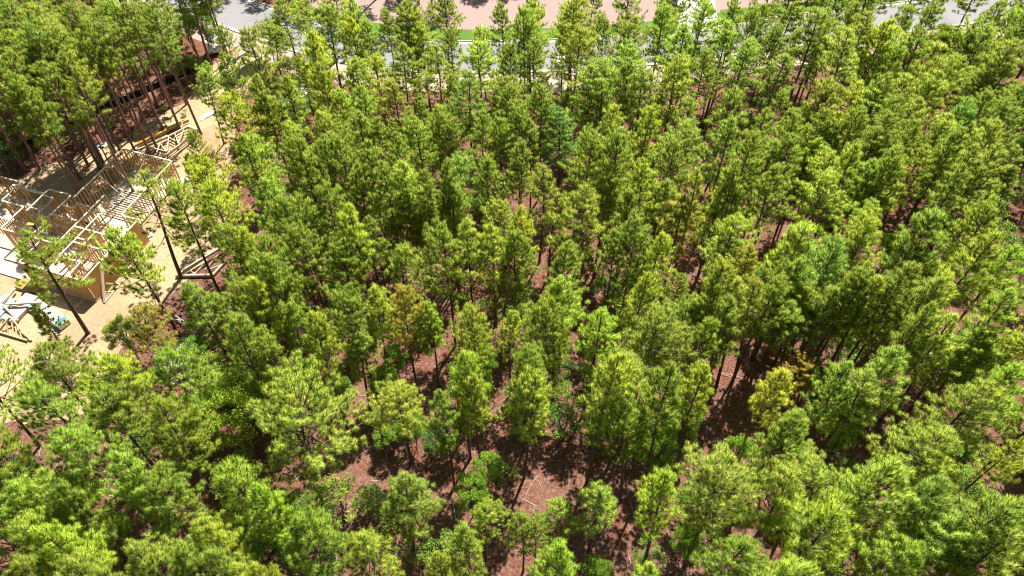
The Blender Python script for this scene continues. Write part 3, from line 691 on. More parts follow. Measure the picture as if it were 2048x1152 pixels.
# the remaining, mostly hidden or out-of-frame pines: one mass of instances
variants = list(used.values())
def stuff_forest(pl):
    groups = {}
    nat = [x for x in variants if x[0] in PV[TPV:]] or variants
    std = [x for x in variants if any(x[0] is y for y in PV[1:16])]
    for p in pl:
        src = rr.choice(nat if p[3] == 'n' else std); groups.setdefault(id(src[0]), (src, []))[1].append(p)
    root = None
    me = bpy.data.meshes.new('pine_wood'); o = bpy.data.objects.new('pine_wood', me); link(o); o.color = (*TINT['n'], 1)
    P_ = []; S_ = []; Rz = []; K = []
    keys = list(groups)
    for gi, k in enumerate(keys):
        e = groups[k][0][0]
        for p in groups[k][1]:
            P_.append(p[0][:]); sz = p[1] / e[0]; sx = max(0.75 * sz, min(1.3 * sz, p[2] / e[1])); S_.append((sx, sx, sz)); Rz.append((0, 0, rr.uniform(0, 6.28))); K.append(gi)
    me.vertices.add(len(P_)); me.vertices.foreach_set('co', np.array(P_, np.float32).ravel())
    for nm, ty, arr in (('scl', 'FLOAT_VECTOR', S_), ('rot', 'FLOAT_VECTOR', Rz), ('idx', 'INT', K)):
        a = me.attributes.new(nm, ty, 'POINT'); a.data.foreach_set('vector' if ty != 'INT' else 'value', np.array(arr, np.int32 if ty == 'INT' else np.float32).ravel())
    ng = bpy.data.node_groups.new('pine_wood', 'GeometryNodeTree'); N, L = ng.nodes, ng.links
    ng.interface.new_socket('Geometry', in_out='INPUT', socket_type='NodeSocketGeometry'); ng.interface.new_socket('Geometry', in_out='OUTPUT', socket_type='NodeSocketGeometry')
    gi_ = N.new('NodeGroupInput'); go = N.new('NodeGroupOutput'); jn = N.new('GeometryNodeJoinGeometry')
    def named(nm, ty):
        n = N.new('GeometryNodeInputNamedAttribute'); n.data_type = ty; n.inputs['Name'].default_value = nm; return n.outputs[0]
    sc_, ro, ix = named('scl', 'FLOAT_VECTOR'), named('rot', 'FLOAT_VECTOR'), named('idx', 'INT')
    for gi, k in enumerate(keys):
        cmp_ = N.new('FunctionNodeCompare'); cmp_.data_type = 'INT'; cmp_.operation = 'EQUAL'; L.new(ix, cmp_.inputs[2]); cmp_.inputs[3].default_value = gi
        for ch in groups[k][0][1].children:
            oi = N.new('GeometryNodeObjectInfo'); oi.inputs['Object'].default_value = ch; oi.inputs['As Instance'].default_value = True; oi.transform_space = 'ORIGINAL'
            ip = N.new('GeometryNodeInstanceOnPoints'); L.new(gi_.outputs[0], ip.inputs['Points']); L.new(cmp_.outputs[0], ip.inputs['Selection']); L.new(oi.outputs['Geometry'], ip.inputs['Instance'])
            er = N.new('FunctionNodeEulerToRotation'); L.new(ro, er.inputs[0]); L.new(er.outputs[0], ip.inputs['Rotation']); L.new(sc_, ip.inputs['Scale']); L.new(ip.outputs[0], jn.inputs[0])
    L.new(jn.outputs[0], go.inputs[0])
    md = o.modifiers.new('wood', 'NODES'); md.node_group = ng
    tag(o, 'mass of pines filling the wood behind and beyond the counted trees', 'wood', None, 'stuff')
stuff_forest(rest)
print('PINES', len(pines), 'main', len(main), 'rest', len(rest), 'shrubs', nb, 'tufts', [e[2][2] for e in PV])

# ------------------------------------------------------------------ timber house frame
HB = R(-18.4); HO = P(245.6, 297.5, 3.2); HO.z = 0
WALL_H = 3.2
EX = Vector((math.cos(HB), math.sin(HB), 0)); EY = Vector((math.sin(HB), -math.cos(HB), 0))
def HL(x, y, z=0.0): return HO + EX * x + EY * y + Vector((0, 0, z))      # house plan -> world
house = empty('house_frame', HO, HB)
tag(house, 'open timber house frame of stud walls without a roof on the graded sand', 'house')
def hl(x, y, z=0.0): return Vector((x, -y, z))                            # house plan -> house local
SLAB_Z = 0.16
sm = MB(); sm.prism([hl(*p) for p in [(-11.4, 7.9), (-3.5, 7.9), (-0.1, 7.9), (-0.1, -0.1), (6.52, -0.1), (6.52, 8.88), (8.54, 8.88), (8.54, 17.57), (-11.4, 17.57)]], 0.0, SLAB_Z)
sm.build('floor_slab', M['slab'], house)
stud_me = MB().box((0, 0, 0), (0.045, 0.14, WALL_H - SLAB_Z - 0.13)).mesh('stud', M['stud'])
WALLS = [((0, 0), (0, 8.2)), ((0.1, 0), (6.3, 0)), ((6.4, 0), (6.4, 8.8)), ((-.26, 9.55), (.9, 9.55)), ((.98, 9.55), (.98, 8.9)), ((1.0, 8.83), (2.72, 8.83)),
    ((2.8, 6.8), (2.8, 14.3)), ((-3.34, 8.02), (-.62, 8.02)), ((-.53, 8.02), (-.53, 11.4)), ((-.5, 11.47), (-1.75, 11.47)), ((-3.34, 8.1), (-3.34, 11.4)),
    ((-3.25, 8.96), (-2.02, 8.96)), ((-1.93, 8.96), (-1.93, 11.4)), ((-3.25, 10.86), (-2.02, 10.86)), ((-.43, 10.94), (2.72, 10.94)),
    ((-9.7, 8.03), (-6.97, 8.03)), ((-6.9, 8.03), (-6.9, 8.55)), ((-6.88, 9.0), (-6.88, 10.9)), ((-6.88, 11.0), (-4.0, 11.0)),
    ((2.9, 11.7), (8.33, 11.7)), ((4.16, 9.4), (4.16, 11.62)), ((4.16, 11.8), (4.16, 15.5)), ((4.25, 12.95), (5.35, 12.95)), ((4.25, 13.52), (8.33, 13.52)), ((5.41, 11.8), (5.41, 13.44)),
    ((6.7, 15.64), (6.7, 17.36)), ((4.25, 15.58), (6.6, 15.58)), ((6.5, 8.88), (8.33, 8.88)), ((8.42, 8.88), (8.42, 17.5)), ((1.0, 17.45), (8.33, 17.45)),
    ((-9.7, 8.12), (-9.7, 13.0)), ((1.0, 14.4), (1.0, 17.36)), ((-4.0, 11.1), (-4.0, 14.2)), ((-3.9, 14.3), (2.7, 14.3)), ((-9.6, 13.05), (-4.1, 13.05))]
ns = 0
for (a, b) in WALLS:
    A_, B_ = hl(*a), hl(*b); d = B_ - A_; L_ = d.length; x = d / L_
    wmb = MB()
    wmb.beam(A_ + Vector((0, 0, WALL_H - 0.045)), B_ + Vector((0, 0, WALL_H - 0.045)), 0.15, 0.09)
    wf = wmb.build('wall_frame', M['plate'], house)
    MB().beam(A_ + Vector((0, 0, SLAB_Z + 0.02)), B_ + Vector((0, 0, SLAB_Z + 0.02)), 0.14, 0.04).build('bottom_plate', M['plate'], wf)
    ang = math.atan2(x.y, x.x); n = max(1, round(L_ / 0.42))
    for k in range(n + 1):
        if 1 < k < n - 1 and random.random() < 0.06: continue
        t = min(max(L_ * k / n, 0.03), L_ - 0.03)
        o = bpy.data.objects.new('stud', stud_me); link(o, wf); ns += 1
        o.location = A_ + x * t + Vector((0, 0, (WALL_H + SLAB_Z) / 2 - 0.025)); o.rotation_euler = (0, 0, ang)
# door and window headers, temporary braces
hd = MB()
for a, b, z in (((-7.5, 8.67), (-3.5, 8.67), 3.05),): hd.beam(hl(*a, z), hl(*b, z), 0.16, 0.30)
hd.build('header', M['plate'], house)
for a, za, b, zb in (((0.1, 2.2), 2.9, (3.2, 3.4), 0.3), ((0.1, 4.4), 3.0, (3.6, 5.0), 0.25), ((3.0, 0.1), 3.0, (2.2, 3.4), 0.25), ((2.9, 12.0), 3.0, (1.2, 12.6), 0.25), ((-0.4, 9.0), 2.9, (0.8, 10.6), 0.25),
                     ((4.3, 14.4), 3.0, (6.2, 14.9), 0.25), ((-3.2, 9.6), 2.9, (-5.0, 9.9), 0.25), ((-6.7, 9.9), 2.9, (-5.2, 10.4), 0.25), ((-9.5, 9.6), 2.9, (-7.8, 10.0), 0.25), ((6.2, 4.0), 2.95, (3.9, 5.2), 0.25), ((5.0, 8.0), 0.25, (6.2, 6.6), 2.9)):
    MB().beam(hl(*a, za), hl(*b, zb), 0.05, 0.10).build('brace', M['plate'], house)
# sheathing boards on the outer face of the long wall and the front wall
def panel(x0, y0, x1, y1):
    MB().beam(hl(x0, y0, (WALL_H + 0.1) / 2), hl(x1, y1, (WALL_H + 0.1) / 2), 0.022, WALL_H - 0.12).build('sheathing_panel', M['osb'], house)
y = 8.9
while y < 17.3:
    panel(8.515, y + 0.006, 8.515, min(y + 1.215, 17.53)); y += 1.22
x = 1.0
while x < 8.2:
    panel(x + 0.006, 17.545, min(x + 1.215, 8.50), 17.545); x += 1.22
# stacked boards on the floor inside the garage bay
for k in range(14):
    yy = 3.3 + k * 0.30
    MB().beam(hl(1.2 + 0.1 * (k % 3), yy, 0.24 + 0.03 * (k % 2)), hl(5.2 + 0.12 * (k % 4), yy + 0.12, 0.24 + 0.03 * (k % 2)), 0.14, 0.045).build('loose_board', M['oldlumber'], house)
print('STUDS', ns)

# ------------------------------------------------------------------ trusses, timber and rubbish on the site
def truss(chords, webs, label, w=0.09, h=0.16, wm=0.07, mat='plate', group='roof trusses on the site', name='roof_truss', ply=1):
    c = sum((Vector(a) + Vector(b) for a, b in chords), Vector()) / (2 * len(chords)); c.z = 0
    t = empty(name, c); tag(t, label, 'truss', group)
    for a, b in chords: MB().beam(Vector(a) - c, Vector(b) - c, w, h).build('chord', M[mat], t)
    for a, b in webs: MB().beam(Vector(a) - c, Vector(b) - c, wm, h * 0.7).build('web', M[mat], t)
    return t
Q6 = lambda x, y, z=0.2: P(230 + x / 8, 210 + y / 8, z)
truss([(Q6(300, 530), Q6(740, 235)), (Q6(330, 320), Q6(300, 530)), (Q6(330, 320), Q6(650, 262)), (Q6(650, 262), Q6(740, 235))],
      [(Q6(360, 315), Q6(500, 420)), (Q6(450, 290), Q6(560, 345)), (Q6(560, 275), Q6(640, 305)), (Q6(335, 400), Q6(440, 440))], 'small weathered roof truss lying against a pine trunk', mat='oldlumber')
truss([(Q6(705, 395), Q6(1015, 222)), (Q6(760, 205), Q6(705, 395)), (Q6(760, 205), Q6(1015, 222))], [(Q6(765, 210), Q6(850, 300)), (Q6(730, 300), Q6(790, 345))], 'short triangular roof truss lying beside the yellow joists', mat='oldlumber', h=0.3)
for k, (dz, lab) in enumerate(((0.15, 'lowest long roof truss of the stack behind the garage frame'), (0.45, 'middle long roof truss of the stack behind the garage frame'), (0.75, 'topmost long roof truss of the stack behind the garage frame'))):
    s_ = k * 9
    truss([(Q6(310 + s_, 735, dz), Q6(860, 500, dz)), (Q6(860, 500, dz), Q6(1190 - s_, 345, dz)), (Q6(850 - s_, 790, dz), Q6(1350 - s_, 410, dz)), (Q6(440 + s_, 900, dz), Q6(850 - s_, 790, dz)), (Q6(1190 - s_, 345, dz), Q6(1330 - s_, 400, dz))],
          [(Q6(490, 670, dz), Q6(570, 800, dz)), (Q6(650, 820, dz), Q6(720, 610, dz)), (Q6(720, 610, dz), Q6(810, 740, dz)), (Q6(840, 740, dz), Q6(860, 500, dz)), (Q6(500, 660, dz), Q6(840, 750, dz)), (Q6(960, 460, dz), Q6(1010, 620, dz)), (Q6(1010, 620, dz), Q6(1100, 400, dz)), (Q6(860, 520, dz), Q6(970, 580, dz))], lab, w=0.12, h=0.22)
# yellow engineered joists
for k, (a, b, dz, lab) in enumerate(((Q6(345, 668), Q6(900, 400), 0, 'yellow engineered joist lying uppermost on the bare ground'), (Q6(375, 640), Q6(930, 372), 0, 'yellow engineered joist lying lowest beside the other two'), (Q6(1090, 305), Q6(1185, 262), 0, 'short yellow joist offcut behind the lumber bundle'))):
    m_ = (a + b) / 2; m_.z = 0; t = empty('joist', m_); tag(t, lab, 'joist')
    MB().beam(a - m_, b - m_, 0.09, 0.05).build('flange', M['ijoist'], t); MB().beam(a - m_ + Vector((0, 0, 0.31)), b - m_ + Vector((0, 0, 0.31)), 0.09, 0.05).build('flange', M['ijoist'], t)
    MB().beam(a - m_ + Vector((0, 0, 0.155)), b - m_ + Vector((0, 0, 0.155)), 0.03, 0.26).build('web', M['osb'], t)
def bundle(name, c, along, L_, rows, layers, bw, bh, mat, label, cat, z0=0.0, group=None, jit=0.05):
    rz = math.atan2(along.y, along.x); t = empty(name, c, rz); tag(t, label, cat, group)
    me = MB().box((0, 0, 0), (L_, bw * 0.94, bh * 0.9)).mesh('board', M[mat])
    for i in range(rows):
        for j in range(layers):
            o = bpy.data.objects.new('board', me); link(o, t); o.location = (random.uniform(-jit, jit), (i - (rows - 1) / 2) * bw, z0 + bh / 2 + j * bh)
    return t
a = Q6(960, 350); bundle('lumber_bundle', a, Q6(1080, 300) - Q6(960, 350), 1.6, 6, 6, 0.19, 0.09, 'lumber', 'short square bundle of new lumber on the truss stack', 'lumber', 0.3)
# roof truss leaning on the sheathed wall
leanA, leanB, apA, apB = HL(9.35, 17.4, 0.08), HL(9.35, 11.2, 0.08), HL(8.72, 15.0, 3.25), HL(8.72, 12.3, 3.25)
truss([(leanA, leanB), (leanA, apA), (apA, apB), (apB, leanB)], [(HL(9.1, 16.0, 1.3), HL(9.33, 15.0, 0.1)), (HL(8.85, 15.4, 2.6), HL(9.33, 14.0, 0.1)), (apB, HL(9.3, 13.4, 0.2)), (HL(9.2, 16.7, 0.8), HL(9.33, 16.0, 0.1))], 'pale roof truss leaning upright against the sheathed house wall', w=0.16, h=0.22, wm=0.09)
# trusses at the tree line right of the drive
Q7 = lambda x, y, z=0.25: P(200 + x * 0.127, 440 + y * 0.127, z)
truss([(Q7(1280, 845, 0.3), Q7(1945, 390, 0.9)), (Q7(1190, 880), Q7(1780, 870)), (Q7(1780, 870), Q7(1990, 640))], [(Q7(1390, 770, 0.4), Q7(1500, 860)), (Q7(1660, 790), Q7(1880, 530)), (Q7(1500, 850), Q7(1700, 640))], 'grey roof truss lying at the edge of the pines by the drive', mat='oldlumber', w=0.2, h=0.3)
truss([(Q7(1300, 800, 0.6), Q7(1930, 420, 1.2)), (Q7(1920, 410, 1.2), Q7(1980, 500, 0.3))], [(Q7(1700, 790), Q7(1950, 700))], 'long grey beam propped over the truss at the edge of the pines', mat='greyply', w=0.15, h=0.25, name='propped_beam')
# timber at the near side of the house
Q5 = lambda x, y, z=0.2: P(x / 8, 560 + y / 8, z)
truss([(Q5(165, 590, 1.0), Q5(500, 970, 0.15)), (Q5(-260, 760), Q5(440, 970)), (Q5(150, 605, 1.0), Q5(-60, 860))], [(Q5(100, 680, .8), Q5(130, 850)), (Q5(190, 640, .8), Q5(215, 890)), (Q5(250, 720, .6), Q5(270, 900)), (Q5(310, 790, .4), Q5(350, 930)), (Q5(40, 790, .4), Q5(30, 840))], 'triangular roof truss lying in the sun at the near end of the house', w=0.14, h=0.24, mat='lumber')
truss([(Q5(40, 390, 1.0), Q5(290, 650, 0.3)), (Q5(30, 370, 1.0), Q5(245, 140, 0.5)), (Q5(90, 390, 0.9), Q5(660, 355, 0.9))], [(Q5(130, 370, 0.9), Q5(380, 380, .6))], 'bent pale roof truss propped over stacks of plywood', w=0.18, h=0.2, mat='oldlumber')
def plystack(u, v, L_, W_, hgt, rz, mat, label, name='plywood_stack', cat='plywood'):
    t = empty(name, P(u, v), rz); tag(t, label, cat)
    n = max(2, int(hgt / 0.10))
    for k in range(n): MB().box((random.uniform(-.03, .03), random.uniform(-.03, .03), 0.05 + k * 0.1), (L_, W_, 0.088)).build('sheet', M[mat], t)
    return t
hz = HB + math.pi / 2
plystack(6, 622, 2.6, 1.6, 0.7, hz, 'mint', 'stack of pale green boards under the bent truss')
plystack(45, 620, 3.4, 1.5, 0.5, hz, 'greyply', 'stack of grey plywood sheets between trusses and lumber')
plystack(62, 575, 2.6, 1.3, 0.4, HB, 'osb', 'stack of orange sheathing boards by the near wall of the house')
t = empty('wrapped_lumber_bundle', P(103, 634), HB - 0.25); tag(t, 'white wrapped bundle of lumber with a teal end lying beside the house', 'lumber')
MB().box((0, 0, 0.42), (4.6, 1.15, 0.6)).build('wrapped_load', M['wrap'], t, bevel=0.04); MB().box((1.95, 0, 0.42), (0.55, 1.17, 0.62)).build('printed_band', M['teal'], t)
for k in (-1.5, 1.5): MB().box((k, 0, 0.06), (0.12, 1.1, 0.12)).build('skid', M['oldlumber'], t)
def board(u0, v0, u1, v1, mat='oldlumber', w=0.22, h=0.06, z=0.06, label=None, group=None, name='plank'):
    a, b = P(u0, v0, z), P(u1, v1, z); m_ = (a + b) / 2; o = MB().beam(a - m_, b - m_, w, h).build(name, M[mat]); o.location = m_
    return tag(o, label, 'plank', group)
for (u0, v0, u1, v1) in ((74, 651, 116, 664), (80, 656, 114, 665), (76, 662, 108, 669)): board(u0, v0, u1, v1, 'plate', label='thin pale plank on the sand in front of the wrapped lumber', group='planks by the wrapped lumber')
for (u0, v0, u1, v1) in ((202, 784, 217, 752), (212, 797, 221, 770), (190, 795, 201, 788), (206, 806, 214, 790), (222, 760, 228, 745)): board(u0, v0, u1, v1, 'plate', label='pale plank on the pine straw between two pines', group='planks between the pines')
for (u0, v0, u1, v1) in ((132, 792, 147, 777), (40, 850, 78, 838), (44, 856, 82, 846), (30, 800, 70, 778)): board(u0, v0, u1, v1, 'lumber', label='plank under the broad pine at the near end of the site', group='planks under the broad pine')

# silt fence: black fabric between wooden stakes
fpts = [P(-160, 372), P(-60, 336), P(0, 316), P(60, 288), P(130, 262), P(200, 226), P(260, 200), P(320, 174), P(385, 146), P(424, 126)]
fl = smooth_line(fpts, 5)
fence = empty('silt_fence', fpts[4]); tag(fence, 'low black fabric silt fence with wooden stakes along the tall pines', 'fence')
for i in range(0, len(fl) - 1, 2):
    a, b = fl[i] - fpts[4], fl[min(i + 2, len(fl) - 1)] - fpts[4]
    sag = MB(); hgt = 0.85
    mid = (a + b) / 2; V_ = []
    for kk in range(7):
        p = a.lerp(b, kk / 6); sg = 0.08 * math.sin(math.pi * kk / 6)
        nrm = Vector((-(b - a).y, (b - a).x, 0)).normalized() * (sg * 0.8)
        V_ += [p + nrm * 0.3, p + nrm + Vector((0, 0, hgt - sg))]
    sag.add(V_, [(2 * k, 2 * k + 2, 2 * k + 3, 2 * k + 1) for k in range(6)])
    o = sag.build('fabric_panel', M['black'], fence); so = o.modifiers.new('thick', 'SOLIDIFY'); so.thickness = 0.02
    MB().beam(a - Vector((0, 0, 0.2)), a + Vector((0, 0, 1.0)), 0.06, 0.06).build('stake', M['oldlumber'], fence)

# white plastic sheets by the pines
def crumple(u, v, L_, W_, rz, label, mat='sheet', seed=3, name='plastic_sheet', cat='sheet', hgt=0.25):
    rg = random.Random(seed); n, m_ = 9, 7; V_ = []; F_ = []
    for i in range(n):
        for j in range(m_):
            e = 1 - 0.18 * rg.random(); x, y = (i / (n - 1) - .5) * L_ * e, (j / (m_ - 1) - .5) * W_ * e * (1 - 0.5 * abs(i / (n - 1) - .5))
            V_.append((x, y, 0.05 + rg.random() * hgt))
    for i in range(n - 1):
        for j in range(m_ - 1): F_.append((i * m_ + j, (i + 1) * m_ + j, (i + 1) * m_ + j + 1, i * m_ + j + 1))
    o = MB().add(V_, F_).build(name, M[mat], smooth=False); o.location = P(u, v); o.rotation_euler = (0, 0, rz)
    so = o.modifiers.new('thick', 'SOLIDIFY'); so.thickness = 0.01
    return tag(o, label, cat)
crumple(206, 292, 1.5, 0.8, 0.4, 'white plastic sheet crumpled beside a pine trunk', seed=3)
crumple(193, 303, 1.0, 0.7, 1.2, 'smaller white plastic sheet in front of the crumpled one', seed=4)
crumple(366, 362, 1.8, 0.9, 0.2, 'torn white sheet on the sand at the garage corner', seed=5, hgt=0.12)
crumple(275, 503, 0.9, 0.7, 0.2, 'small white rag on the sand by the drive', seed=6)
crumple(301, 472, 0.8, 0.6, 0.9, 'small white bag under the open-crowned pine', seed=8)
crumple(415, 232, 2.2, 0.8, 0.9, 'pale crumpled sheet behind the orange clay patch', seed=7, hgt=0.12)
crumple(607, 257, 1.2, 0.8, 0.3, 'light blue tarpaulin bundle between the pines', 'blueplastic', 9, 'tarpaulin', 'tarpaulin', 0.45)

# debris bins
def debris(parent, L_, W_, z, n, seed, mats, hgt=0.35):
    rg = random.Random(seed)
    for mi, mt in enumerate(mats):
        mb = MB()
        for k in range(n // len(mats)):
            c = (rg.uniform(-.48, .48) * L_, rg.uniform(-.48, .48) * W_, z + rg.uniform(0, hgt))
            Mx = (Matrix.Rotation(rg.uniform(0, 6.28), 3, 'Z') @ Matrix.Rotation(rg.gauss(0, .35), 3, 'X') @ Matrix.Rotation(rg.gauss(0, .35), 3, 'Y'))
            mb.box(c, (rg.uniform(.15, .8), rg.uniform(.08, .35), rg.uniform(.02, .12)), Mx)
        o = mb.build('debris', M[mt], parent); o['kind'] = 'stuff'
bin_ = empty('debris_bin', P(357, 722), R(28)); tag(bin_, 'wooden debris bin heaped with black and white rubbish', 'bin')
BL, BW, BH = 3.4, 2.6, 0.8
for nm, c, sz in (('side_board', (0, -BW / 2, BH / 2), (BL, 0.08, BH)), ('side_board', (0, BW / 2, BH / 2), (BL, 0.08, BH)), ('end_board', (-BL / 2 - .045, 0, BH / 2), (0.08, BW, BH)), ('end_board', (BL / 2 + .045, 0, BH / 2), (0.08, BW, BH))): MB().box(c, sz).build(nm, M['oldlumber'], bin_)
MB().box((0, 0, 0.3), (BL - 0.1, BW - 0.1, 0.5)).build('liner', M['sheet'], bin_)
debris(bin_, BL * .9, BW * .9, 0.55, 340, 5, ('black', 'sheet', 'wrap', 'steel', 'sheet'), 0.3)
rb = crumple(357, 724, 0.8, 0.6, 0.3, 'crimson plastic bag on the debris heap', 'redplastic', 12, 'plastic_bag', 'bag', 0.3); rb.location.z = 0.95
board(338, 769, 384, 739, 'oldlumber', 0.7, 0.30, 0.2, 'wide weathered beam on the ground in front of the debris bin', name='beam')
dum = empty('dumpster', P(487, 146), R(50)); tag(dum, 'open grey-green dumpster full of pale timber offcuts', 'dumpster')
DL, DW, DH = 5.0, 2.3, 1.5
for nm, c, sz in (('side_wall', (0, -DW / 2, DH / 2 + .15), (DL, 0.08, DH)), ('side_wall', (0, DW / 2, DH / 2 + .15), (DL, 0.08, DH)), ('end_wall', (-DL / 2 - .045, 0, DH / 2 + .15), (0.08, DW, DH)), ('end_wall', (DL / 2 + .045, 0, DH / 2 + .15), (0.08, DW, DH)), ('floor', (0, 0, 0.2), (DL - .1, DW - .1, 0.1))): MB().box(c, sz).build(nm, M['greensteel'], dum)
rim = MB()
for sy in (-1, 1): rim.beam((-DL / 2 - .1, sy * DW / 2, DH + .2), (DL / 2 + .1, sy * DW / 2, DH + .2), 0.14, 0.09)
for sx in (-1, 1): rim.beam((sx * (DL / 2 + .05), -DW / 2, DH + .205), (sx * (DL / 2 + .05), DW / 2, DH + .205), 0.14, 0.085)
rim.build('rim', M['steel'], dum)
for sy in (-1, 1):
    for k in range(5): MB().box(((k - 2) * 1.1, sy * (DW / 2 + .075), DH / 2 + .1), (0.1, 0.07, DH - .1)).build('rib', M['greensteel'], dum)
debris(dum, DL * .9, DW * .85, 1.0, 160, 8, ('plate', 'lumber', 'oldlumber'), 0.5)

# vehicles
def wheel(parent, x, y, r=0.38, w=0.26):
    wl = MB(); s = 1 if y > 0 else -1
    wl.tube([(x, y - w / 2, r), (x, y + w / 2, r)], [r, r], 16); o = wl.build('wheel', M['tyre'], parent, True)
    hb = MB(); hb.tube([(x, y + s * (w / 2 - .01), r), (x, y + s * (w / 2 + .015), r)], [r * .55, r * .5], 12); hb.build('rim', M['steel'], o)
def profile_body(parent, name, prof, wd, mat, bevel=0.06):
    n = len(prof); V_ = [(x, -wd / 2, z) for x, z in prof] + [(x, wd / 2, z) for x, z in prof]
    F_ = [tuple(range(n)), tuple(range(2 * n - 1, n - 1, -1))] + [((i + 1) % n, i, n + i, n + (i + 1) % n) for i in range(n)]
    return MB().add(V_, F_).build(name, M[mat], parent, bevel=bevel)
truck = empty('pickup_truck', P(641, 138), R(62)); tag(truck, 'white pickup truck parked under the pines by the road', 'truck')
profile_body(truck, 'body', [(-2.8, .45), (2.75, .45), (2.8, .95), (2.6, 1.12), (1.35, 1.22), (0.9, 1.25), (-2.8, 1.2)], 1.95, 'white')
profile_body(truck, 'cab', [(1.35, 1.18), (0.65, 1.85), (-0.75, 1.88), (-0.95, 1.18)], 1.75, 'white', 0.08)
for s in (-1, 1): MB().box((-0.05, s * 0.885, 1.55), (1.25, 0.02, 0.40)).build('side_window', M['glass'], truck)
MB().beam((1.30, 0, 1.27), (0.72, 0, 1.84), 1.5, 0.03).build('windscreen', M['glass'], truck)
MB().box((-1.85, 0, 1.225), (1.65, 1.55, 0.05)).build('bed_cover', M['black'], truck)
for x in (1.75, -1.75):
    for s in (-1, 1): wheel(truck, x, s * 0.88)
for s in (-1, 1): MB().box((2.78, s * .72, .85), (0.06, .36, .18)).build('headlight', M['glass'], truck)
trl = empty('cargo_trailer', P(598, 222), R(60)); tag(trl, 'white enclosed cargo trailer between the pines behind the site', 'trailer')
profile_body(trl, 'body', [(-2.3, .5), (2.0, .5), (2.5, 1.0), (2.5, 2.2), (2.3, 2.4), (-2.3, 2.4)], 2.1, 'white', 0.07)
MB().beam((2.3, 0, .55), (3.6, 0, .5), 0.1, 0.1).build('drawbar', M['steel'], trl)
MB().box((-2.31, 0, 1.4), (0.03, 1.9, 1.6)).build('rear_door', M['wrap'], trl)
for s in (-1, 1):
    MB().box((-.3, s * 1.1, .95), (1.5, .16, .06)).build('mudguard', M['steel'], trl)
    for x in (-.65, .1): wheel(trl, x, s * 1.12, .33, .22)
cart = empty('utility_cart', P(437, 104), R(200)); tag(cart, 'small white utility cart with grey roof at the end of the silt fence', 'cart')
profile_body(cart, 'body', [(-1.2, .3), (1.2, .3), (1.25, .65), (.7, .95), (.45, .6), (-.3, .6), (-.4, .9), (-1.2, .85)], 1.2, 'white', 0.05)
MB().box((-.15, 0, 1.85), (1.7, 1.25, .08)).build('roof', M['greyply'], cart, bevel=0.03)
for x in (.6, -.9):
    for s in (-1, 1): MB().beam((x, s * .55, .6), (x, s * .55, 1.82), .05, .05).build('post', M['steel'], cart)
MB().box((-.1, 0, .72), (.55, 1.1, .2)).build('seat', M['white'], cart)
for x in (.8, -.8):
    for s in (-1, 1): wheel(cart, x, s * .52, .24, .2)
ub = empty('utility_box', P(1121, 132), R(10)); tag(ub, 'white utility box by the road kerb', 'utility box')
MB().box((0, 0, .08), (1.3, 1.3, .16)).build('pad', M['conc'], ub); MB().box((0, 0, .60), (1.1, 1.0, .88)).build('cabinet', M['white'], ub, bevel=.05); MB().box((0, 0, 1.07), (1.2, 1.1, .07)).build('lid', M['wrap'], ub, bevel=.02)

# round clipped shrubs in the mulch bed across the road
bv = oak_variant(0.95, 0.62, 26, 160, 401, 0.07, 0.26, 0.0, True)
for i, (u, v, s) in enumerate(((1320, 28, 1.0), (1338, 27, 1.05), (1357, 24, 0.9), (1334, 2, 1.9))):
    place('round_shrub', bv, P(u, v), (s, s, s * (1.6 if i == 3 else 1)), i * 1.3, (0.20, 0.34, 0.03) if i < 3 else (0.03, 0.08, 0.02), 'low round clipped shrub in the dark mulch bed' if i < 3 else 'tall dark shrub at the back of the mulch bed', 'shrub', 'clipped shrubs in the mulch bed' if i < 3 else None)

# dead wood: stump, snag, fallen trunks, bare grey branches
def snag(name, base, top, r0, r1, label, forks=3, mat='dead', cat='dead tree', seed=1, group=None):
    rg = random.Random(seed); b = Vector(base); d = Vector(top) - b; mb = MB()
    pts = [d * (k / 6) + Vector((rg.gauss(0, .03), rg.gauss(0, .03), rg.gauss(0, .02) if k else 0)) * d.length * .25 for k in range(7)]
    mb.tube(pts, [r0 + (r1 - r0) * k / 6 for k in range(7)], 8)
    for k in range(forks):
        t_ = rg.uniform(.35, 1.0); p = pts[min(6, int(t_ * 6))]; dd = Vector((rg.gauss(0, 1), rg.gauss(0, 1), rg.uniform(0, .8))).normalized() * rg.uniform(.4, 1.3)
        mb.tube([p, p + dd * .6, p + dd + Vector((0, 0, rg.uniform(-.1, .3)))], [r1 * .7 + .01, r1 * .5 + .006, .006], 4, False)
    o = mb.build(name, M[mat], None, True); o.location = b; return tag(o, label, cat, group)
b = P(145, 347); snag('tree_stump', b, b + Vector((0.05, 0, 1.5)), .17, .12, 'broken reddish brown stump at the edge of the graded sand', 2, 'bark_red', 'stump', 3)
b = P(1213, 693); snag('dead_snag', b, b + Vector((.1, 0, 2.6)), .16, .11, 'pale grey broken snag with forked tip standing among the pines', 4, 'dead', 'dead tree', 5)
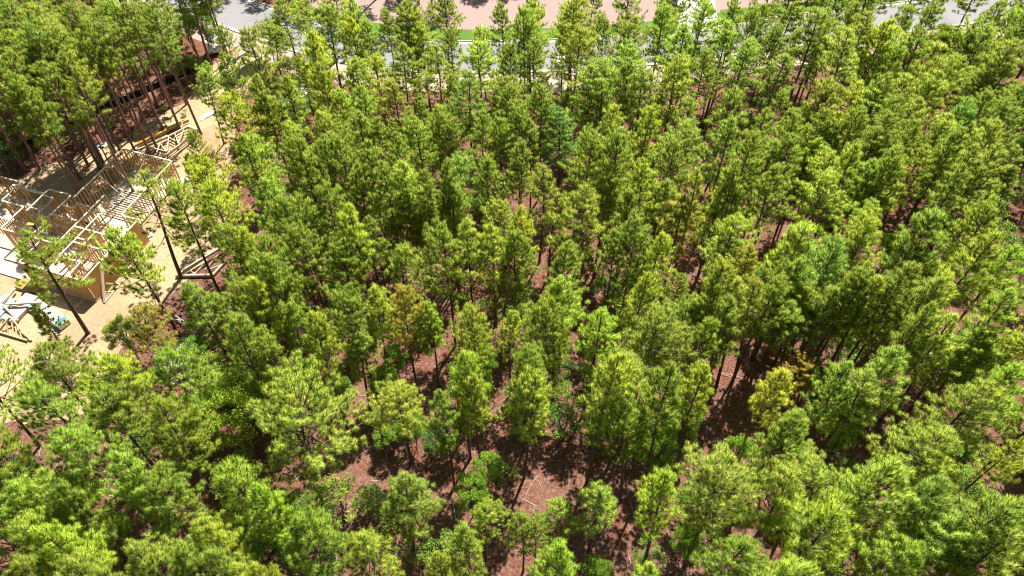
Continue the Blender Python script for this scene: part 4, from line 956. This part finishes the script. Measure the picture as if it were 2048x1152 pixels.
for i, (u0, v0, u1, v1, r, lab) in enumerate(((1118, 728, 1180, 742, .14, 'pale fallen log on the forest floor behind the tall broad pine'), (318, 682, 392, 674, .10, 'pale fallen trunk with bare twigs above the debris bin'), (350, 632, 374, 646, .12, 'pale broken treetop caught under the pine at the site edge'), (1108, 818, 1126, 823, .10, 'short pale log below the broad pine'),
        (705, 605, 760, 590, .09, 'fallen pole half hidden by low shrubs'), (1240, 930, 1275, 900, .10, 'grey log on bare pine straw'), (1660, 900, 1730, 935, .07, 'long thin pale dead branch across the pine straw'), (470, 1010, 455, 1035, .08, 'bare grey branch beside the leafy oak'), (1945, 890, 1990, 915, .09, 'dark fallen branch in the shaded clearing'))):
    a, c = P(u0, v0, r + .3 * (i in (1, 2, 6))), P(u1, v1, r + .5 * (i in (1, 2)))
    snag('fallen_log', a, c, r, r * .5, lab, 7, 'dead' if i not in (4, 8) else 'oakbark', 'log', 20 + i)
# fine litter of fallen twigs
tw = MB(); rg = random.Random(77)
for k in range(2600):
    x, y = rg.uniform(-70, 70), rg.uniform(17, 92)
    if inside(x, y, SITE) or y > near_line_y(x) - 1: continue
    a = rg.uniform(0, 6.28); L_ = rg.uniform(.4, 2.2); d = Vector((math.cos(a), math.sin(a), rg.uniform(0, .15))) * L_
    tw.tube([(x, y, .03), Vector((x, y, .05)) + d * .5 + Vector((0, 0, rg.uniform(0, .1))), Vector((x, y, .03)) + d], [.022, .017, .008], 3, False)
o = tw.build('fallen_twigs', M['dead']); tag(o, 'scatter of fallen twigs over the pine straw', 'twigs', None, 'stuff')

# workers on the house
def person(loc, rz, shirt, label, bend=0.0, arm=0.6):
    me = bpy.data.meshes.new('body'); bm = bmesh.new()
    c, s_ = math.cos(bend), math.sin(bend)
    def tor(y, z): return (0.0 + s_ * (z - .95) + c * y, c * (z - .95) + .95)
    J = {}
    def v(n, x, y, z, r): J[n] = (bm.verts.new((y, x, z)), r)
    v('pel', 0, 0, .95, .15); 
    for n, x, z, r in (('spi', 0, 1.2, .14), ('che', 0, 1.40, .16), ('nek', 0, 1.53, .06), ('hd0', 0, 1.62, .085), ('hd1', 0, 1.74, .085)):
        f, zz = tor(0, z); v(n, x, f, zz, r)
    for sd_, sg in (('l', 1), ('r', -1)):
        f, zz = tor(0, 1.44); v('sh' + sd_, sg * .19, f, zz, .06)
        v('el' + sd_, sg * .27, f + .12 * arm + .05, zz - .27, .045); v('wr' + sd_, sg * .22, f + .36 * arm, zz - .42, .035); v('ha' + sd_, sg * .20, f + .44 * arm, zz - .50, .04)
        v('hp' + sd_, sg * .10, 0, .88, .10); v('kn' + sd_, sg * .13, .06, .50, .07); v('an' + sd_, sg * .13, -.03, .09, .05); v('to' + sd_, sg * .14, .14, .05, .045)
    for a, b_ in (('pel', 'spi'), ('spi', 'che'), ('che', 'nek'), ('nek', 'hd0'), ('hd0', 'hd1'), ('che', 'shl'), ('che', 'shr'), ('shl', 'ell'), ('ell', 'wrl'), ('wrl', 'hal'), ('shr', 'elr'), ('elr', 'wrr'), ('wrr', 'har'), ('pel', 'hpl'), ('pel', 'hpr'), ('hpl', 'knl'), ('knl', 'anl'), ('anl', 'tol'), ('hpr', 'knr'), ('knr', 'anr'), ('anr', 'tor')):
        bm.edges.new((J[a][0], J[b_][0]))
    bm.verts.index_update(); rad = {J[k][0].index: J[k][1] for k in J}; root = J['pel'][0].index
    bm.to_mesh(me); bm.free()
    o = bpy.data.objects.new('person', me); COL.objects.link(o)
    sk = o.modifiers.new('skin', 'SKIN'); o.modifiers.new('sub', 'SUBSURF').levels = 1
    for i, d in enumerate(me.skin_vertices[0].data): d.radius = (rad[i], rad[i]); d.use_root = (i == root)
    dg = bpy.context.evaluated_depsgraph_get(); m2 = bpy.data.meshes.new_from_object(o.evaluated_get(dg)); bpy.data.objects.remove(o)
    for m_ in ('denim', shirt, 'skin', 'hair'): m2.materials.append(M[m_])
    hf, hz_ = tor(0, 1.5); sf, sz_ = tor(0, 1.44)
    for p in m2.polygons:
        q = p.center; p.use_smooth = True
        up = s_ * q.x + c * (q.z - .95) + .95
        if q.z < .98 and abs(q.y) < .24 and q.x < .3 and up < 1.0: p.material_index = 0
        elif up > 1.70: p.material_index = 3
        elif up > 1.53 or (abs(q.y) > .16 and q.z < sz_ - .28): p.material_index = 2
        else: p.material_index = 1
    o = bpy.data.objects.new('person', m2); COL.objects.link(o); o.location = loc; o.rotation_euler = (0, 0, rz)
    return tag(o, label, 'person')
pz = P(76, 462, SLAB_Z); person(pz, R(200), 'hivis', 'person in a lime yellow shirt bending over the house floor', 0.9, 0.9)
pz = P(186, 462, SLAB_Z); person(pz, R(250), 'maroon', 'person in a dark maroon shirt standing among the stud walls', 0.25, 0.8)
